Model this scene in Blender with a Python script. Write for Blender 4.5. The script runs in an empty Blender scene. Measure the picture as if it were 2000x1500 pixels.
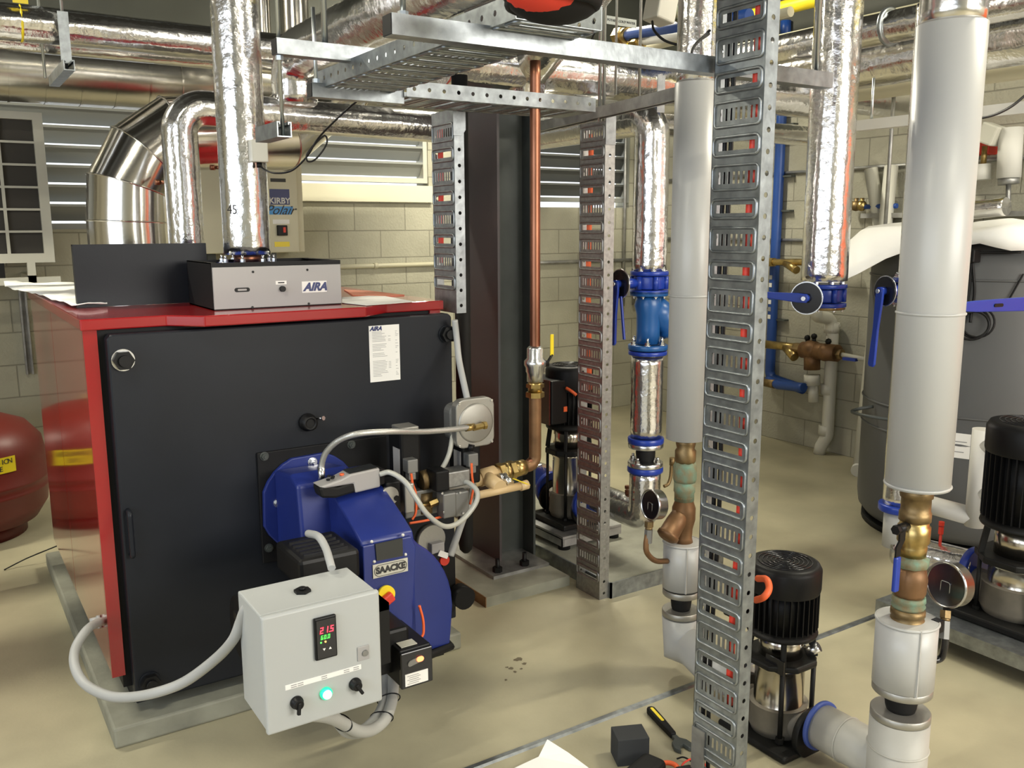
import bpy, math, random
from mathutils import Vector as V, Matrix, noise
random.seed(7)
PI=math.pi
scene=bpy.context.scene
COL=scene.collection
# ---------------------------------------------------------------- camera (solved from the vanishing points)
F=1754.0; H=1.58
def nrm(a): a=V(a); a.normalize(); return a
AX=nrm((2750,318,F)); AY=V((-1153,301,F)); AY=nrm(AY-AX*AY.dot(AX)); AZ=-AX.cross(AY)
if AZ.y<0: AZ=-AZ
cam=bpy.data.cameras.new('camera'); cam.sensor_width=36; cam.lens=F/2000*36; cam.clip_start=.05
co=bpy.data.objects.new('camera',cam); COL.objects.link(co); scene.camera=co
rt=V((AX.x,AY.x,AZ.x)); up=V((AX.y,AY.y,AZ.y)); fw=V((AX.z,AY.z,AZ.z))
m=Matrix.Identity(4)
for i in range(3): m[i][0]=rt[i]; m[i][1]=up[i]; m[i][2]=-fw[i]
m.translation=(0,0,H); co.matrix_world=m
C0=V((0,0,H))
def ray(x,y):
    v=V((x-1000,750-y,F)); return V((v.dot(AX),v.dot(AY),v.dot(AZ)))
# where a sight line meets a real plane of the room: floor height, distance into the room, or sideways distance
def pZ(x,y,z=0): r=ray(x,y); return C0+r*((z-H)/r.z)
def pY(x,y,Y): r=ray(x,y); return C0+r*(Y/r.y)
def pX(x,y,X): r=ray(x,y); return C0+r*(X/r.x)
def zX(x,y,X): return pX(x,y,X).z
# ---------------------------------------------------------------- materials
def M(name,col,rough=.5,metal=0,bump=None,var=None,em=0,coat=0,emcol=None,stretch=None,alpha=None,trans=0):
    mt=bpy.data.materials.new(name); mt.use_nodes=True; nt=mt.node_tree; b=nt.nodes['Principled BSDF']
    c=tuple(col)+(1,)
    b.inputs['Base Color'].default_value=c; b.inputs['Roughness'].default_value=rough; b.inputs['Metallic'].default_value=metal
    if coat: b.inputs['Coat Weight'].default_value=coat; b.inputs['Coat Roughness'].default_value=.08
    if trans: b.inputs['Transmission Weight'].default_value=trans
    if em: b.inputs['Emission Color'].default_value=tuple(emcol or col)+(1,); b.inputs['Emission Strength'].default_value=em
    if bump or var:
        tc=nt.nodes.new('ShaderNodeTexCoord'); mp=nt.nodes.new('ShaderNodeMapping'); nt.links.new(tc.outputs['Object'],mp.inputs[0])
        if stretch: mp.inputs['Scale'].default_value=stretch
    if bump:
        n=nt.nodes.new('ShaderNodeTexNoise'); n.inputs['Scale'].default_value=bump[0]; n.inputs['Detail'].default_value=4
        nt.links.new(mp.outputs[0],n.inputs['Vector'])
        bp=nt.nodes.new('ShaderNodeBump'); bp.inputs['Strength'].default_value=bump[1]; bp.inputs['Distance'].default_value=bump[2] if len(bump)>2 else .01
        nt.links.new(n.outputs[0],bp.inputs['Height']); nt.links.new(bp.outputs[0],b.inputs['Normal'])
    if var:
        n2=nt.nodes.new('ShaderNodeTexNoise'); n2.inputs['Scale'].default_value=var[0]; n2.inputs['Detail'].default_value=5
        nt.links.new(mp.outputs[0],n2.inputs['Vector'])
        cr=nt.nodes.new('ShaderNodeValToRGB'); cr.color_ramp.elements[0].position=.3; cr.color_ramp.elements[1].position=.7
        c2=var[2] if len(var)>2 else tuple(k*(1-var[1]) for k in col)
        cr.color_ramp.elements[0].color=tuple(c2)+(1,); cr.color_ramp.elements[1].color=tuple(min(1,k*(1+var[1]*.3)) for k in col)+(1,)
        nt.links.new(n2.outputs[0],cr.inputs[0]); nt.links.new(cr.outputs[0],b.inputs['Base Color'])
    return mt
foil=M('foil',(.80,.79,.78),.2,1,bump=(22,.75,.006))
foil2=M('foil_smooth',(.82,.80,.77),.2,1,bump=(14,.35,.006))
stain=M('stainless',(.72,.69,.64),.16,1,bump=(6,.12,.01))
ductm=M('spiral_duct',(.62,.6,.55),.24,1,bump=(3,.2,.02))
galv=M('galvanised',(.33,.355,.37),.38,.9,bump=(60,.15,.003),var=(30,.35))
galvd=M('galvanised_dull',(.45,.45,.44),.5,.9,var=(14,.35))
galvs=M('galvanised_shelf',(.36,.36,.35),.48,1,var=(60,.25))
zinc=M('zinc',(.75,.76,.77),.25,1)
steeld=M('primed_steel',(.060,.068,.064),.5,.1,var=(5,.3),bump=(80,.1,.002))
redox=M('red_primer',(.062,.047,.047),.5,.1,var=(1.5,.35,(.05,.052,.058)))
concrete_col=(.405,.37,.25)
floorm=M('concrete_floor',concrete_col,.42,0,bump=(90,.10,.004),var=(2.2,.26),coat=.0)
plinthm=M('plinth_concrete',(.27,.27,.215),.7,0,bump=(40,.3,.004),var=(7,.3))
cream=M('cream_paint',(.55,.52,.38),.45)
creamw=M('cream_white_paint',(.52,.51,.44),.4)
redp=M('red_paint',(.29,.008,.010),.22,0,coat=.6)
redside=M('red_gloss_panel',(.34,.018,.016),.12,0,coat=1.0); redside.node_tree.nodes['Principled BSDF'].inputs['IOR'].default_value=1.5; redside.node_tree.nodes['Principled BSDF'].inputs['Coat IOR'].default_value=1.6
dark=M('charcoal_enamel',(.011,.013,.018),.42,0,bump=(120,.06,.002),var=(3,.25))
darker=M('black_casing',(.006,.006,.007),.55)
blackp=M('black_plastic',(.006,.006,.0065),.45)
blackg=M('black_gloss',(.01,.01,.012),.2)
blackr=M('black_rubber',(.008,.008,.008),.65)
blue=M('blue_paint',(.013,.026,.17),.36,0,bump=(90,.08,.002),var=(6,.12))
bluev=M('blue_valve_enamel',(.012,.04,.30),.3)
bluec=M('light_blue_enamel',(.012,.085,.27),.32)
blueband=M('blue_band',(.05,.09,.34),.5)
bluepipe=M('blue_pipe',(.014,.06,.26),.4)
white=M('white_cladding',(.42,.42,.405),.36,0,bump=(4,.03,.01))
whited=M('white_cladding_scuffed',(.42,.41,.37),.5,0,var=(5,.16),bump=(9,.12,.006))
whitee=M('white_enclosure',(.41,.425,.42),.42,0,bump=(300,.05,.001))
whitem=M('white_paint',(.60,.59,.55),.5)
paper=M('paper',(.8,.79,.76),.75)
cloth=M('insulation_cloth',(.9,.9,.87),.9,0,bump=(12,.3,.01))
copper=M('copper',(.34,.15,.09),.38,1,var=(9,.5),stretch=(1,1,.3))
brass=M('brass',(.55,.40,.16),.34,1,var=(20,.4))
brassd=M('brass_tarnished',(.30,.21,.10),.48,.85,var=(16,.5),bump=(50,.3,.003))
bronze=M('bronze',(.24,.13,.06),.5,.6,var=(12,.4))
verd=M('verdigris',(.12,.23,.17),.7,.2,var=(30,.5,(.22,.15,.07)),bump=(60,.5,.003))
orange=M('orange_sheath',(.80,.13,.035),.5)
redcab=M('red_sheath',(.62,.04,.02),.5)
yellow=M('yellow_plastic',(.80,.62,.02),.4)
conduit=M('grey_conduit',(.36,.36,.34),.5)
conduitw=M('white_conduit',(.38,.385,.38),.5)
braid=M('braided_hose',(.5,.5,.48),.35,.7,bump=(260,.6,.002))
clear=M('clear_tube',(.40,.40,.36),.25)
pvc=M('pvc',(.58,.57,.50),.4)
tankm=M('grey_tank',(.085,.087,.088),.55,0,bump=(3,.1,.02))
redtank=M('red_tank_paint',(.13,.014,.009),.42,0,bump=(30,.08,.003))
alum=M('cast_aluminium',(.38,.37,.34),.45,.8,bump=(120,.2,.002))
alumd=M('dull_cast',(.22,.22,.21),.5,.6)
gasp=M('cream_gas_pipe',(.62,.45,.24),.4)
inst=M('instrument_panel',(.33,.32,.315),.45)
screen=M('screen',(.01,.012,.012),.15)
gauge=M('gauge_steel',(.5,.5,.5),.25,1)
gaugeback=M('gauge_back_steel',(.20,.21,.24),.22,1,var=(12,.3))
navy=M('navy_print',(.01,.02,.12),.4)
sky=M('sky_blue_print',(.03,.25,.6),.4)
ink=M('ink',(.03,.03,.03),.6); inkg=M('grey_ink',(.28,.28,.28),.6)
ledr=M('led_red',(1,.05,.05),.4,em=3,emcol=(1,.03,.06)); ledg=M('led_green',(.1,.9,.1),.4,em=1.2,emcol=(.1,1,.1)); ledo=M('led_orange',(1,.4,.05),.4,em=5,emcol=(1,.32,.05))
glamp=M('green_lamp',(.02,.8,.4),.3,em=.6,emcol=(.01,.75,.35)); glampc=M('green_lamp_core',(.6,1,.85),.3,em=1.6,emcol=(.35,1,.65))
rlamp=M('reset_lamp',(1,.25,.12),.3,em=2.5,emcol=(1,.18,.06))
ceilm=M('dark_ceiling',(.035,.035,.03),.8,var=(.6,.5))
beamm=M('grey_steelwork',(.16,.17,.17),.6,.2)
louvm=M('louvre_blade',(.30,.31,.29),.5,.1)
stainm=M('oil_stain',(.12,.095,.055),.6)
steelc=M('pump_stainless',(.60,.56,.48),.2,1,bump=(4,.15,.01))
castd=M('pump_cast_iron',(.012,.012,.0115),.5,.1,bump=(60,.2,.003))
castt=M('dusty_cast',(.26,.235,.19),.6,.2,var=(9,.35))
wire=M('threaded_rod',(.62,.66,.68),.35,1)

# ---------------------------------------------------------------- mesh builder
class MB:
    def __init__(s): s.v=[]; s.f=[]; s.sm=[]
    def add(s,vs,fs,smooth=False):
        o=len(s.v); s.v+= [V(a) for a in vs]; s.f+=[tuple(i+o for i in f) for f in fs]; s.sm+=[smooth]*len(fs); return s
    def box(s,c,d,rot=None):
        hx,hy,hz=d[0]/2,d[1]/2,d[2]/2
        vs=[V((x,y,z)) for x in(-hx,hx) for y in(-hy,hy) for z in(-hz,hz)]
        if rot is not None: vs=[rot@a for a in vs]
        return s.add([a+V(c) for a in vs],[(0,1,3,2),(4,6,7,5),(0,4,5,1),(2,3,7,6),(0,2,6,4),(1,5,7,3)])
    def bx(s,a,b):
        a=V(a);b=V(b); return s.box((a+b)/2,(abs(b.x-a.x),abs(b.y-a.y),abs(b.z-a.z)))
    def bar(s,p0,p1,w,h,upv=(0,0,1),t=0):
        # rectangular bar from p0 to p1, w across, h along upv
        p0=V(p0);p1=V(p1);d=(p1-p0).normalized();u=V(upv); a=d.cross(u).normalized(); u=a.cross(d).normalized()
        vs=[p+a*(i*w/2)+u*(j*h/2) for p in(p0,p1) for i,j in((-1,-1),(1,-1),(1,1),(-1,1))]
        return s.add(vs,[(0,3,2,1),(4,5,6,7),(0,1,5,4),(1,2,6,5),(2,3,7,6),(3,0,4,7)])
    def strut(s,p0,p1,w,h,upv=(0,0,1),t=.0035,openside=1):
        # C-section channel: web on the -upv side, slotted mouth on +upv
        p0=V(p0);p1=V(p1);d=(p1-p0).normalized();u=V(upv); a=d.cross(u).normalized(); u=a.cross(d).normalized()*openside
        prof=[(-w/2,h/2-.0),( -w/2,-h/2),(w/2,-h/2),(w/2,h/2),(w/2-w*.24,h/2),(w/2-w*.24,h/2-t*2.2),(w/2-w*.24+t,h/2-t*2.2),(w/2-w*.24+t,h/2-t),(w/2-t,h/2-t),(w/2-t,-h/2+t),(-w/2+t,-h/2+t),(-w/2+t,h/2-t),(-w/2+w*.24-t,h/2-t),(-w/2+w*.24-t,h/2-t*2.2),(-w/2+w*.24,h/2-t*2.2),(-w/2+w*.24,h/2)]
        n=len(prof); vs=[p+a*x+u*y for p in(p0,p1) for x,y in prof]
        fs=[(i,(i+1)%n,n+(i+1)%n,n+i) for i in range(n)]+[tuple(range(n))[::-1],tuple(range(n,2*n))]
        return s.add(vs,fs)
    def frame(s,d):
        d=V(d).normalized(); a=V((0,0,1)) if abs(d.z)<.9 else V((1,0,0)); x=d.cross(a).normalized(); return x,d.cross(x).normalized()
    def lathe(s,o,axis,prof,seg=28,smooth=True,cap=True,ph=0):
        o=V(o);d=V(axis).normalized();x,y=s.frame(d); vs=[];fs=[]
        for r,h in prof:
            for k in range(seg):
                a=2*PI*k/seg+ph; vs.append(o+d*h+(x*math.cos(a)+y*math.sin(a))*r)
        for i in range(len(prof)-1):
            for k in range(seg):
                k2=(k+1)%seg; fs.append((i*seg+k,i*seg+k2,(i+1)*seg+k2,(i+1)*seg+k))
        s.add(vs,fs,smooth)
        if cap:
            b=len(s.v)-len(vs)
            s.f.append(tuple(b+k for k in range(seg))[::-1]); s.sm.append(False)
            s.f.append(tuple(b+(len(prof)-1)*seg+k for k in range(seg))); s.sm.append(False)
        return s
    def cyl(s,p0,p1,r,r1=None,seg=24,smooth=True,ph=0):
        p0=V(p0);p1=V(p1);d=p1-p0; return s.lathe(p0,d,[(r,0),(r if r1 is None else r1,d.length)],seg,smooth,True,ph)
    def pl(s,p0,p1,prof,seg=28):   # lathe between points; profile in (radius, fraction)
        p0=V(p0);p1=V(p1);L=(p1-p0).length; return s.lathe(p0,p1-p0,[(r,h*L) for r,h in prof],seg)
    def hexn(s,p0,p1,r): return s.cyl(p0,p1,r,seg=6,smooth=False)
    def tube(s,pts,r,seg=12,wr=0,cap=True,seed=0,folds=7):
        pts=[V(p) for p in pts]; n=len(pts); vs=[];fs=[]
        t=(pts[1]-pts[0]).normalized(); x,y=s.frame(t); L=0
        for i,p in enumerate(pts):
            if i==0: t2=(pts[1]-pts[0]).normalized()
            elif i==n-1: t2=(pts[-1]-pts[-2]).normalized()
            else: t2=((pts[i+1]-p).normalized()+(p-pts[i-1]).normalized()).normalized()
            if i: L+=(p-pts[i-1]).length
            q=t.rotation_difference(t2); x=q@x; y=q@y; t=t2
            rr=r[i] if isinstance(r,(list,tuple)) else r
            for k in range(seg):
                a=2*PI*k/seg; w=1
                if wr:
                    w=1+wr*(noise.noise(V((math.cos(a)*folds*.5,math.sin(a)*folds*.5,L*1.6+seed*9)))*1.0+.35*noise.noise(V((math.cos(a)*3,math.sin(a)*3,L*14+seed*5))))
                vs.append(p+(x*math.cos(a)+y*math.sin(a))*rr*w)
        for i in range(n-1):
            for k in range(seg):
                k2=(k+1)%seg; fs.append((i*seg+k,i*seg+k2,(i+1)*seg+k2,(i+1)*seg+k))
        s.add(vs,fs,True)
        if cap:
            b=len(s.v)-len(vs)
            s.f.append(tuple(b+k for k in range(seg))[::-1]); s.sm.append(False)
            s.f.append(tuple(b+(n-1)*seg+k for k in range(seg))); s.sm.append(False)
        return s
    def prism(s,poly,o,u,v,w,smooth=False):
        # polygon (a,b) in plane o+a*u+b*v, extruded by vector w
        o=V(o);u=V(u);v=V(v);w=V(w);n=len(poly)
        vs=[o+u*a+v*b for a,b in poly]; vs+=[p+w for p in vs]
        s.add(vs,[tuple(range(n))[::-1],tuple(range(n,2*n))]); b=len(s.v)-2*n
        for i in range(n): s.f.append((b+i,b+(i+1)%n,b+n+(i+1)%n,b+n+i)); s.sm.append(smooth)
        return s
    def torus(s,c,axis,R,r,seg=28,rs=8,arc=2*PI,ph=0):
        c=V(c);x,y=s.frame(V(axis)); n=seg if arc>=2*PI-.01 else seg+1
        pts=[c+(x*math.cos(ph+arc*k/seg)+y*math.sin(ph+arc*k/seg))*R for k in range(n)]
        if arc>=2*PI-.01: pts.append(pts[0])
        return s.tube(pts,r,rs,cap=False)
    def sphere(s,c,r,seg=16,sc=(1,1,1)):
        prof=[]; vs=[];fs=[]; n=seg//2
        for i in range(n+1):
            t=PI*i/n
            for k in range(seg):
                a=2*PI*k/seg; vs.append(V(c)+V((math.sin(t)*math.cos(a)*r*sc[0],math.sin(t)*math.sin(a)*r*sc[1],math.cos(t)*r*sc[2])))
        for i in range(n):
            for k in range(seg):
                k2=(k+1)%seg; fs.append((i*seg+k,(i+1)*seg+k,(i+1)*seg+k2,i*seg+k2))
        return s.add(vs,fs,True)
def fillet(pts,rad,step=.04,n=10):
    pts=[V(p) for p in pts]; out=[pts[0]]
    for i in range(1,len(pts)-1):
        a,b,c=pts[i-1],pts[i],pts[i+1]; u=(a-b).normalized(); w=(c-b).normalized(); ang=u.angle(w)
        if ang>PI-.02: out.append(b); continue
        rr=rad[i-1] if isinstance(rad,(list,tuple)) else rad
        d=min(rr/math.tan(ang/2),(a-b).length*.49 if i>1 else (a-b).length*.98,(c-b).length*.49 if i<len(pts)-2 else (c-b).length*.98); R=d*math.tan(ang/2)
        ctr=b+(u+w).normalized()*(R/math.sin(ang/2)); s0=b+u*d-ctr; s1=b+w*d-ctr
        for k in range(n+1): out.append(ctr+s0.slerp(s1,k/n) if False else ctr+(Matrix.Rotation(s0.angle(s1)*k/n,3,s0.cross(s1))@s0))
    out.append(pts[-1]); res=[out[0]]
    for a,b in zip(out,out[1:]):
        L=(b-a).length; k=max(1,int(L/step))
        if L<1e-5: continue
        for j in range(1,k+1): res.append(a.lerp(b,j/k))
    return res
def spline(pts,n=10):
    pts=[V(p) for p in pts]; P=[pts[0]*2-pts[1]]+pts+[pts[-1]*2-pts[-2]]; out=[]
    for i in range(1,len(P)-2):
        a,b,c,d=P[i-1:i+3]
        for k in range(n):
            t=k/n; out.append(.5*((2*b)+(c-a)*t+(2*a-5*b+4*c-d)*t*t+(3*b-a-3*c+d)*t**3))
    out.append(pts[-1]); return out
WO={}
def finish(o,parent,loc):
    WO[o.name]=V(loc); COL.objects.link(o)
    if parent is not None: o.parent=parent; o.location=V(loc)-WO[parent.name]
    else: o.location=V(loc)
def tag(o,label=None,cat=None,group=None,kind=None):
    if label: o['label']=label
    if cat: o['category']=cat
    if group: o['group']=group
    if kind: o['kind']=kind
    return o
def E(name,loc,label,cat,group=None):
    o=bpy.data.objects.new(name,None); o.empty_display_size=.05; finish(o,None,loc); return tag(o,label,cat,group)
def O(name,mb,mat,parent=None,label=None,cat=None,group=None,kind=None,bevel=0,solid=0,subd=0,bseg=2):
    vs=mb.v; lo=V((min(a.x for a in vs),min(a.y for a in vs),min(a.z for a in vs))); hi=V((max(a.x for a in vs),max(a.y for a in vs),max(a.z for a in vs)))
    loc=V(((lo.x+hi.x)/2,(lo.y+hi.y)/2,lo.z))
    me=bpy.data.meshes.new(name); me.from_pydata([tuple(a-loc) for a in vs],[],mb.f); me.polygons.foreach_set('use_smooth',mb.sm)
    me.materials.append(mat)
    import bmesh
    bm=bmesh.new(); bm.from_mesh(me); bmesh.ops.recalc_face_normals(bm,faces=bm.faces)
    bm.to_mesh(me); bm.free(); me.update()
    o=bpy.data.objects.new(name,me); finish(o,parent,loc)
    if bevel:
        b=o.modifiers.new('bevel','BEVEL'); b.width=bevel; b.segments=bseg; b.limit_method='ANGLE'; b.angle_limit=.6; b.harden_normals=False
    if solid: b=o.modifiers.new('solid','SOLIDIFY'); b.thickness=solid
    if subd: b=o.modifiers.new('subd','SUBSURF'); b.levels=subd; b.render_levels=subd
    return tag(o,label,cat,group,kind)
def text(name,s,o,right,upv,size,mat,parent,ex=.0006,italic=0,bold=0,label=None,align='CENTER'):
    cu=bpy.data.curves.new(name,'FONT'); cu.body=s; cu.size=1; cu.extrude=ex/size; cu.align_x=align; cu.align_y='CENTER'; cu.shear=italic; cu.offset=bold; cu.resolution_u=3
    t=bpy.data.objects.new('t',cu); COL.objects.link(t); dg=bpy.context.evaluated_depsgraph_get(); me=bpy.data.meshes.new_from_object(t.evaluated_get(dg))
    r=V(right).normalized(); u=V(upv).normalized(); n=r.cross(u)
    mb=MB(); vs=[V(o)+(r*a.co.x+u*a.co.y+n*a.co.z)*size for a in me.vertices]; fs=[tuple(p.vertices) for p in me.polygons]
    bpy.data.objects.remove(t); bpy.data.meshes.remove(me)
    mb.add(vs,fs); return O(name,mb,mat,parent,label=label)
def foilpipe(name,label,pts,r,mat=None,rad=.16,wr=.055,seg=44,seed=0,group=None,cat='pipe',step=.03,parent=None):
    mb=MB().tube(fillet(pts,rad,step,12),r,seg,wr,True,seed)
    return O(name,mb,mat or foil,parent,label,cat if parent is None else None,group)
def cable(name,label,pts,r,mat,parent=None,n=10,cat='cable',group=None,seg=10):
    return O(name,MB().tube(spline(pts,n),r,seg),mat,parent,label,None if parent is not None else cat,group)
def bolt(mb,c,axis,r,h=.012,stud=.012):
    c=V(c);a=V(axis).normalized(); mb.cyl(c,c+a*.003,r*1.35,seg=14); mb.hexn(c+a*.003,c+a*(.003+h),r); mb.cyl(c+a*(.003+h),c+a*(.003+h+stud),r*.5,seg=8); return mb
def flange(mb,c,axis,R,t,seg=32):
    c=V(c);a=V(axis).normalized(); mb.lathe(c-a*t/2,a,[(R*.97,0),(R,t*.12),(R,t*.88),(R*.97,t)],seg); return mb
def ringbolts(c,axis,R,n,r=.011,mat=None,parent=None,h=.012,stud=.012,ph=.3,name='bolt'):
    x,y=MB().frame(V(axis))
    for k in range(n):
        a=2*PI*k/n+ph; mb=MB(); bolt(mb,V(c)+(x*math.cos(a)+y*math.sin(a))*R,axis,r,h,stud); O(name,mb,mat or zinc,parent)
def arc(cx,cy,r,a0,a1,n=8): return [(cx+r*math.cos(math.radians(a0+(a1-a0)*i/n)),cy+r*math.sin(math.radians(a0+(a1-a0)*i/n))) for i in range(n+1)]
def stadium(w,h,n=8):
    r=min(w,h)/2
    if w>=h: return arc(w/2-r,0,r,-90,90,n)+arc(-w/2+r,0,r,90,270,n)
    return arc(0,h/2-r,r,0,180,n)+arc(0,-h/2+r,r,180,360,n)
def rrect(w,h,r,n=5): return arc(w/2-r,h/2-r,r,0,90,n)+arc(-w/2+r,h/2-r,r,90,180,n)+arc(-w/2+r,-h/2+r,r,180,270,n)+arc(w/2-r,-h/2+r,r,270,360,n)
for m_ in (dark,darker,blackp,castd,blackr): m_.node_tree.nodes['Principled BSDF'].inputs['Specular IOR Level'].default_value=.25
X1=V((1,0,0));Y1=V((0,1,0));Z1=V((0,0,1))
# ================================================================ SETTING
XR=5.25; YB=6.08; XL=-3.2; YF=-3.6; ZC=4.3
def blockmat(name,axis,c1,c2):
    mt=bpy.data.materials.new(name); mt.use_nodes=True; nt=mt.node_tree; b=nt.nodes['Principled BSDF']; N=nt.nodes.new; L=nt.links.new
    g=N('ShaderNodeNewGeometry'); sp=N('ShaderNodeSeparateXYZ'); L(g.outputs['Position'],sp.inputs[0]); cb=N('ShaderNodeCombineXYZ')
    L(sp.outputs[axis],cb.inputs[0]); ad=N('ShaderNodeMath'); ad.operation='ADD'; ad.inputs[1].default_value=.0; L(sp.outputs[2],ad.inputs[0]); L(ad.outputs[0],cb.inputs[1])
    br=N('ShaderNodeTexBrick'); br.inputs['Scale'].default_value=1; br.inputs['Brick Width'].default_value=.4; br.inputs['Row Height'].default_value=.195
    br.inputs['Mortar Size'].default_value=.0045; br.inputs['Mortar Smooth'].default_value=.4; br.inputs['Color1'].default_value=(*c1,1); br.inputs['Color2'].default_value=(*c2,1)
    br.inputs['Mortar'].default_value=tuple(k*.62 for k in c1)+(1,); L(cb.outputs[0],br.inputs['Vector'])
    n=N('ShaderNodeTexNoise'); n.inputs['Scale'].default_value=3; n.inputs['Detail'].default_value=6; L(g.outputs['Position'],n.inputs['Vector'])
    mx=N('ShaderNodeMixRGB'); mx.blend_type='MULTIPLY'; mx.inputs[0].default_value=.55; L(br.outputs[0],mx.inputs[1])
    cr=N('ShaderNodeValToRGB'); cr.color_ramp.elements[0].color=(.62,.62,.6,1); cr.color_ramp.elements[0].position=.3; cr.color_ramp.elements[1].position=.65; L(n.outputs[0],cr.inputs[0]); L(cr.outputs[0],mx.inputs[2])
    L(mx.outputs[0],b.inputs['Base Color']); b.inputs['Roughness'].default_value=.85
    n2=N('ShaderNodeTexNoise'); n2.inputs['Scale'].default_value=70; L(g.outputs['Position'],n2.inputs['Vector'])
    ms=N('ShaderNodeMath'); ms.operation='MULTIPLY_ADD'; ms.inputs[1].default_value=-1.5; L(br.outputs['Fac'],ms.inputs[0]); L(n2.outputs[0],ms.inputs[2])
    bp=N('ShaderNodeBump'); bp.inputs['Distance'].default_value=.006; bp.inputs['Strength'].default_value=.6; L(ms.outputs[0],bp.inputs['Height']); L(bp.outputs[0],b.inputs['Normal'])
    return mt
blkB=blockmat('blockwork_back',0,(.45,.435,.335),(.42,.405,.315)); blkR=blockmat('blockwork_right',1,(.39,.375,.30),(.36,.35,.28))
def S(name,mb,mat,**k): return O(name,mb,mat,kind='structure',**k)
S('floor',MB().bx((XL-.2,YF-.2,-.1),(XR+.2,YB+.2,0)),floorm)
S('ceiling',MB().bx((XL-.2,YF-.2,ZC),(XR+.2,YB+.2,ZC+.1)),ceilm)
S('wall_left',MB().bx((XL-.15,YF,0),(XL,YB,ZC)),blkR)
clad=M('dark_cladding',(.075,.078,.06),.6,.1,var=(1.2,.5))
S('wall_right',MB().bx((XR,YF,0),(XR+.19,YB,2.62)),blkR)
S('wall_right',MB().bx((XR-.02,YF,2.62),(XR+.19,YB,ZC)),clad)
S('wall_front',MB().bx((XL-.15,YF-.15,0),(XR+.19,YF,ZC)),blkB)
# back wall with three louvred openings and a thin daylight gap under them
LZ=1.58; RZ=1.885; ops=[(XL+.2,1.35,LZ,2.62),(1.9,3.2,RZ,2.6),(3.5,5.15,1.74,2.6)]
wb=MB()
wb.bx((XL,YB,0),(XR,YB+.19,LZ)); S('wall_back',MB().bx((XL,YB-.02,2.62),(XR,YB+.19,ZC)),clad); wb.bx((XL,YB,LZ),(XL+.2,YB+.19,2.62)); wb.bx((1.35,YB,LZ),(1.9,YB+.19,2.62))
wb.bx((1.9,YB,LZ),(3.5,YB+.19,RZ)); wb.bx((3.2,YB,RZ),(3.5,YB+.19,2.6)); wb.bx((3.5,YB,LZ),(5.15,YB+.19,1.74)); wb.bx((5.15,YB,LZ),(XR,YB+.19,2.62))
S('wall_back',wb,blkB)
S('trim_1',MB().bx((1.92,YB-.03,1.765),(3.22,YB-.001,1.885)),M('cream_sill',(.72,.69,.52),.5))
louvd=M('louvre_dark',(.10,.105,.10),.6)
def louvre(n,x0,x1,z0,z1,gap):
    w=bpy.data.objects.new('window_%d'%n,None); finish(w,None,((x0+x1)/2,YB+.06,z0)); w['kind']='structure'
    f=MB(); t=.035
    f.bx((x0,YB+.01,z0+gap),(x1,YB+.09,z0+gap+t)).bx((x0,YB+.01,z1-t),(x1,YB+.09,z1)).bx((x0,YB+.01,z0+gap+t),(x0+t,YB+.09,z1-t)).bx((x1-t,YB+.01,z0+gap+t),(x1,YB+.09,z1-t))
    O('window_frame',f,creamw if n==2 else louvm,w)
    z=z0+gap+.05
    while z<z1-.06:
        b=MB(); poly=[(0,.085),(.0,.100),(.012,.098),(.070,.012),(.088,.010),(.088,.0),(.066,.0),(.008,.084)]
        b.prism(poly,(x0+t,YB+.012,z),Y1,Z1,(x1-x0-2*t,0,0)); O('louvre_blade',b,louvd if n==3 else louvm,w); z+=.115
    return w
louvre(1,*ops[0],.0); louvre(2,*ops[1],.02); louvre(3,*ops[2],.045)
# floor: saw-cut galvanised joint strip, and the wall corner pipes
a=pZ(960,1486); b=pZ(1352,1341)
yj=pZ(1175,1405).y
S('trim_2',MB().prism([(-.014,0),(.014,0),(.008,.006),(-.008,.006)],(XL+.05,yj,0),Y1,Z1,(XR-XL-.1,0,0)),galv)
# roof steel
for k,(y,z) in enumerate([(4.9,3.75),(3.2,3.75),(1.5,3.75),(-.3,3.75)]):
    S('trim_%d'%(3+k),MB().bx((XL,y-.08,z),(XR,y+.08,z+.02)).bx((XL,y-.006,z),(XR,y+.006,z+.26)).bx((XL,y-.08,z+.26),(XR,y+.08,z+.28)),beamm)
# world & lights
w=bpy.data.worlds.new('w'); scene.world=w; w.use_nodes=True; w.node_tree.nodes['Background'].inputs[0].default_value=(.9,.95,1,1); w.node_tree.nodes['Background'].inputs[1].default_value=1.3
def area(name,loc,target,sx,sy,power,col):
    l=bpy.data.lights.new(name,'AREA'); l.shape='RECTANGLE'; l.size=sx; l.size_y=sy; l.energy=power; l.color=col
    o=bpy.data.objects.new(name,l); COL.objects.link(o); o.location=loc; d=V(target)-V(loc); o.rotation_euler=d.to_track_quat('-Z','Y').to_euler(); return o
area('daylight_left',(XL+.05,-.4,2.0),(3,-.4,1.9),5.6,2.0,125,(.80,.88,1))
area('daylight_door',(3.3,YF+.05,1.75),(3.3,3,.2),3.4,3.0,400,(1,.96,.88))
S('reflector_1',MB().bx((XR-.05,-.9,0),(XR-.001,.9,2.3)).bx((XR-.06,-.9,1.1),(XR-.05,.9,1.14)),M('orange_reflector',(.75,.13,.03),.5))  # unseen orange panel, added to put orange streaks into the foil pipes
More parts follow.
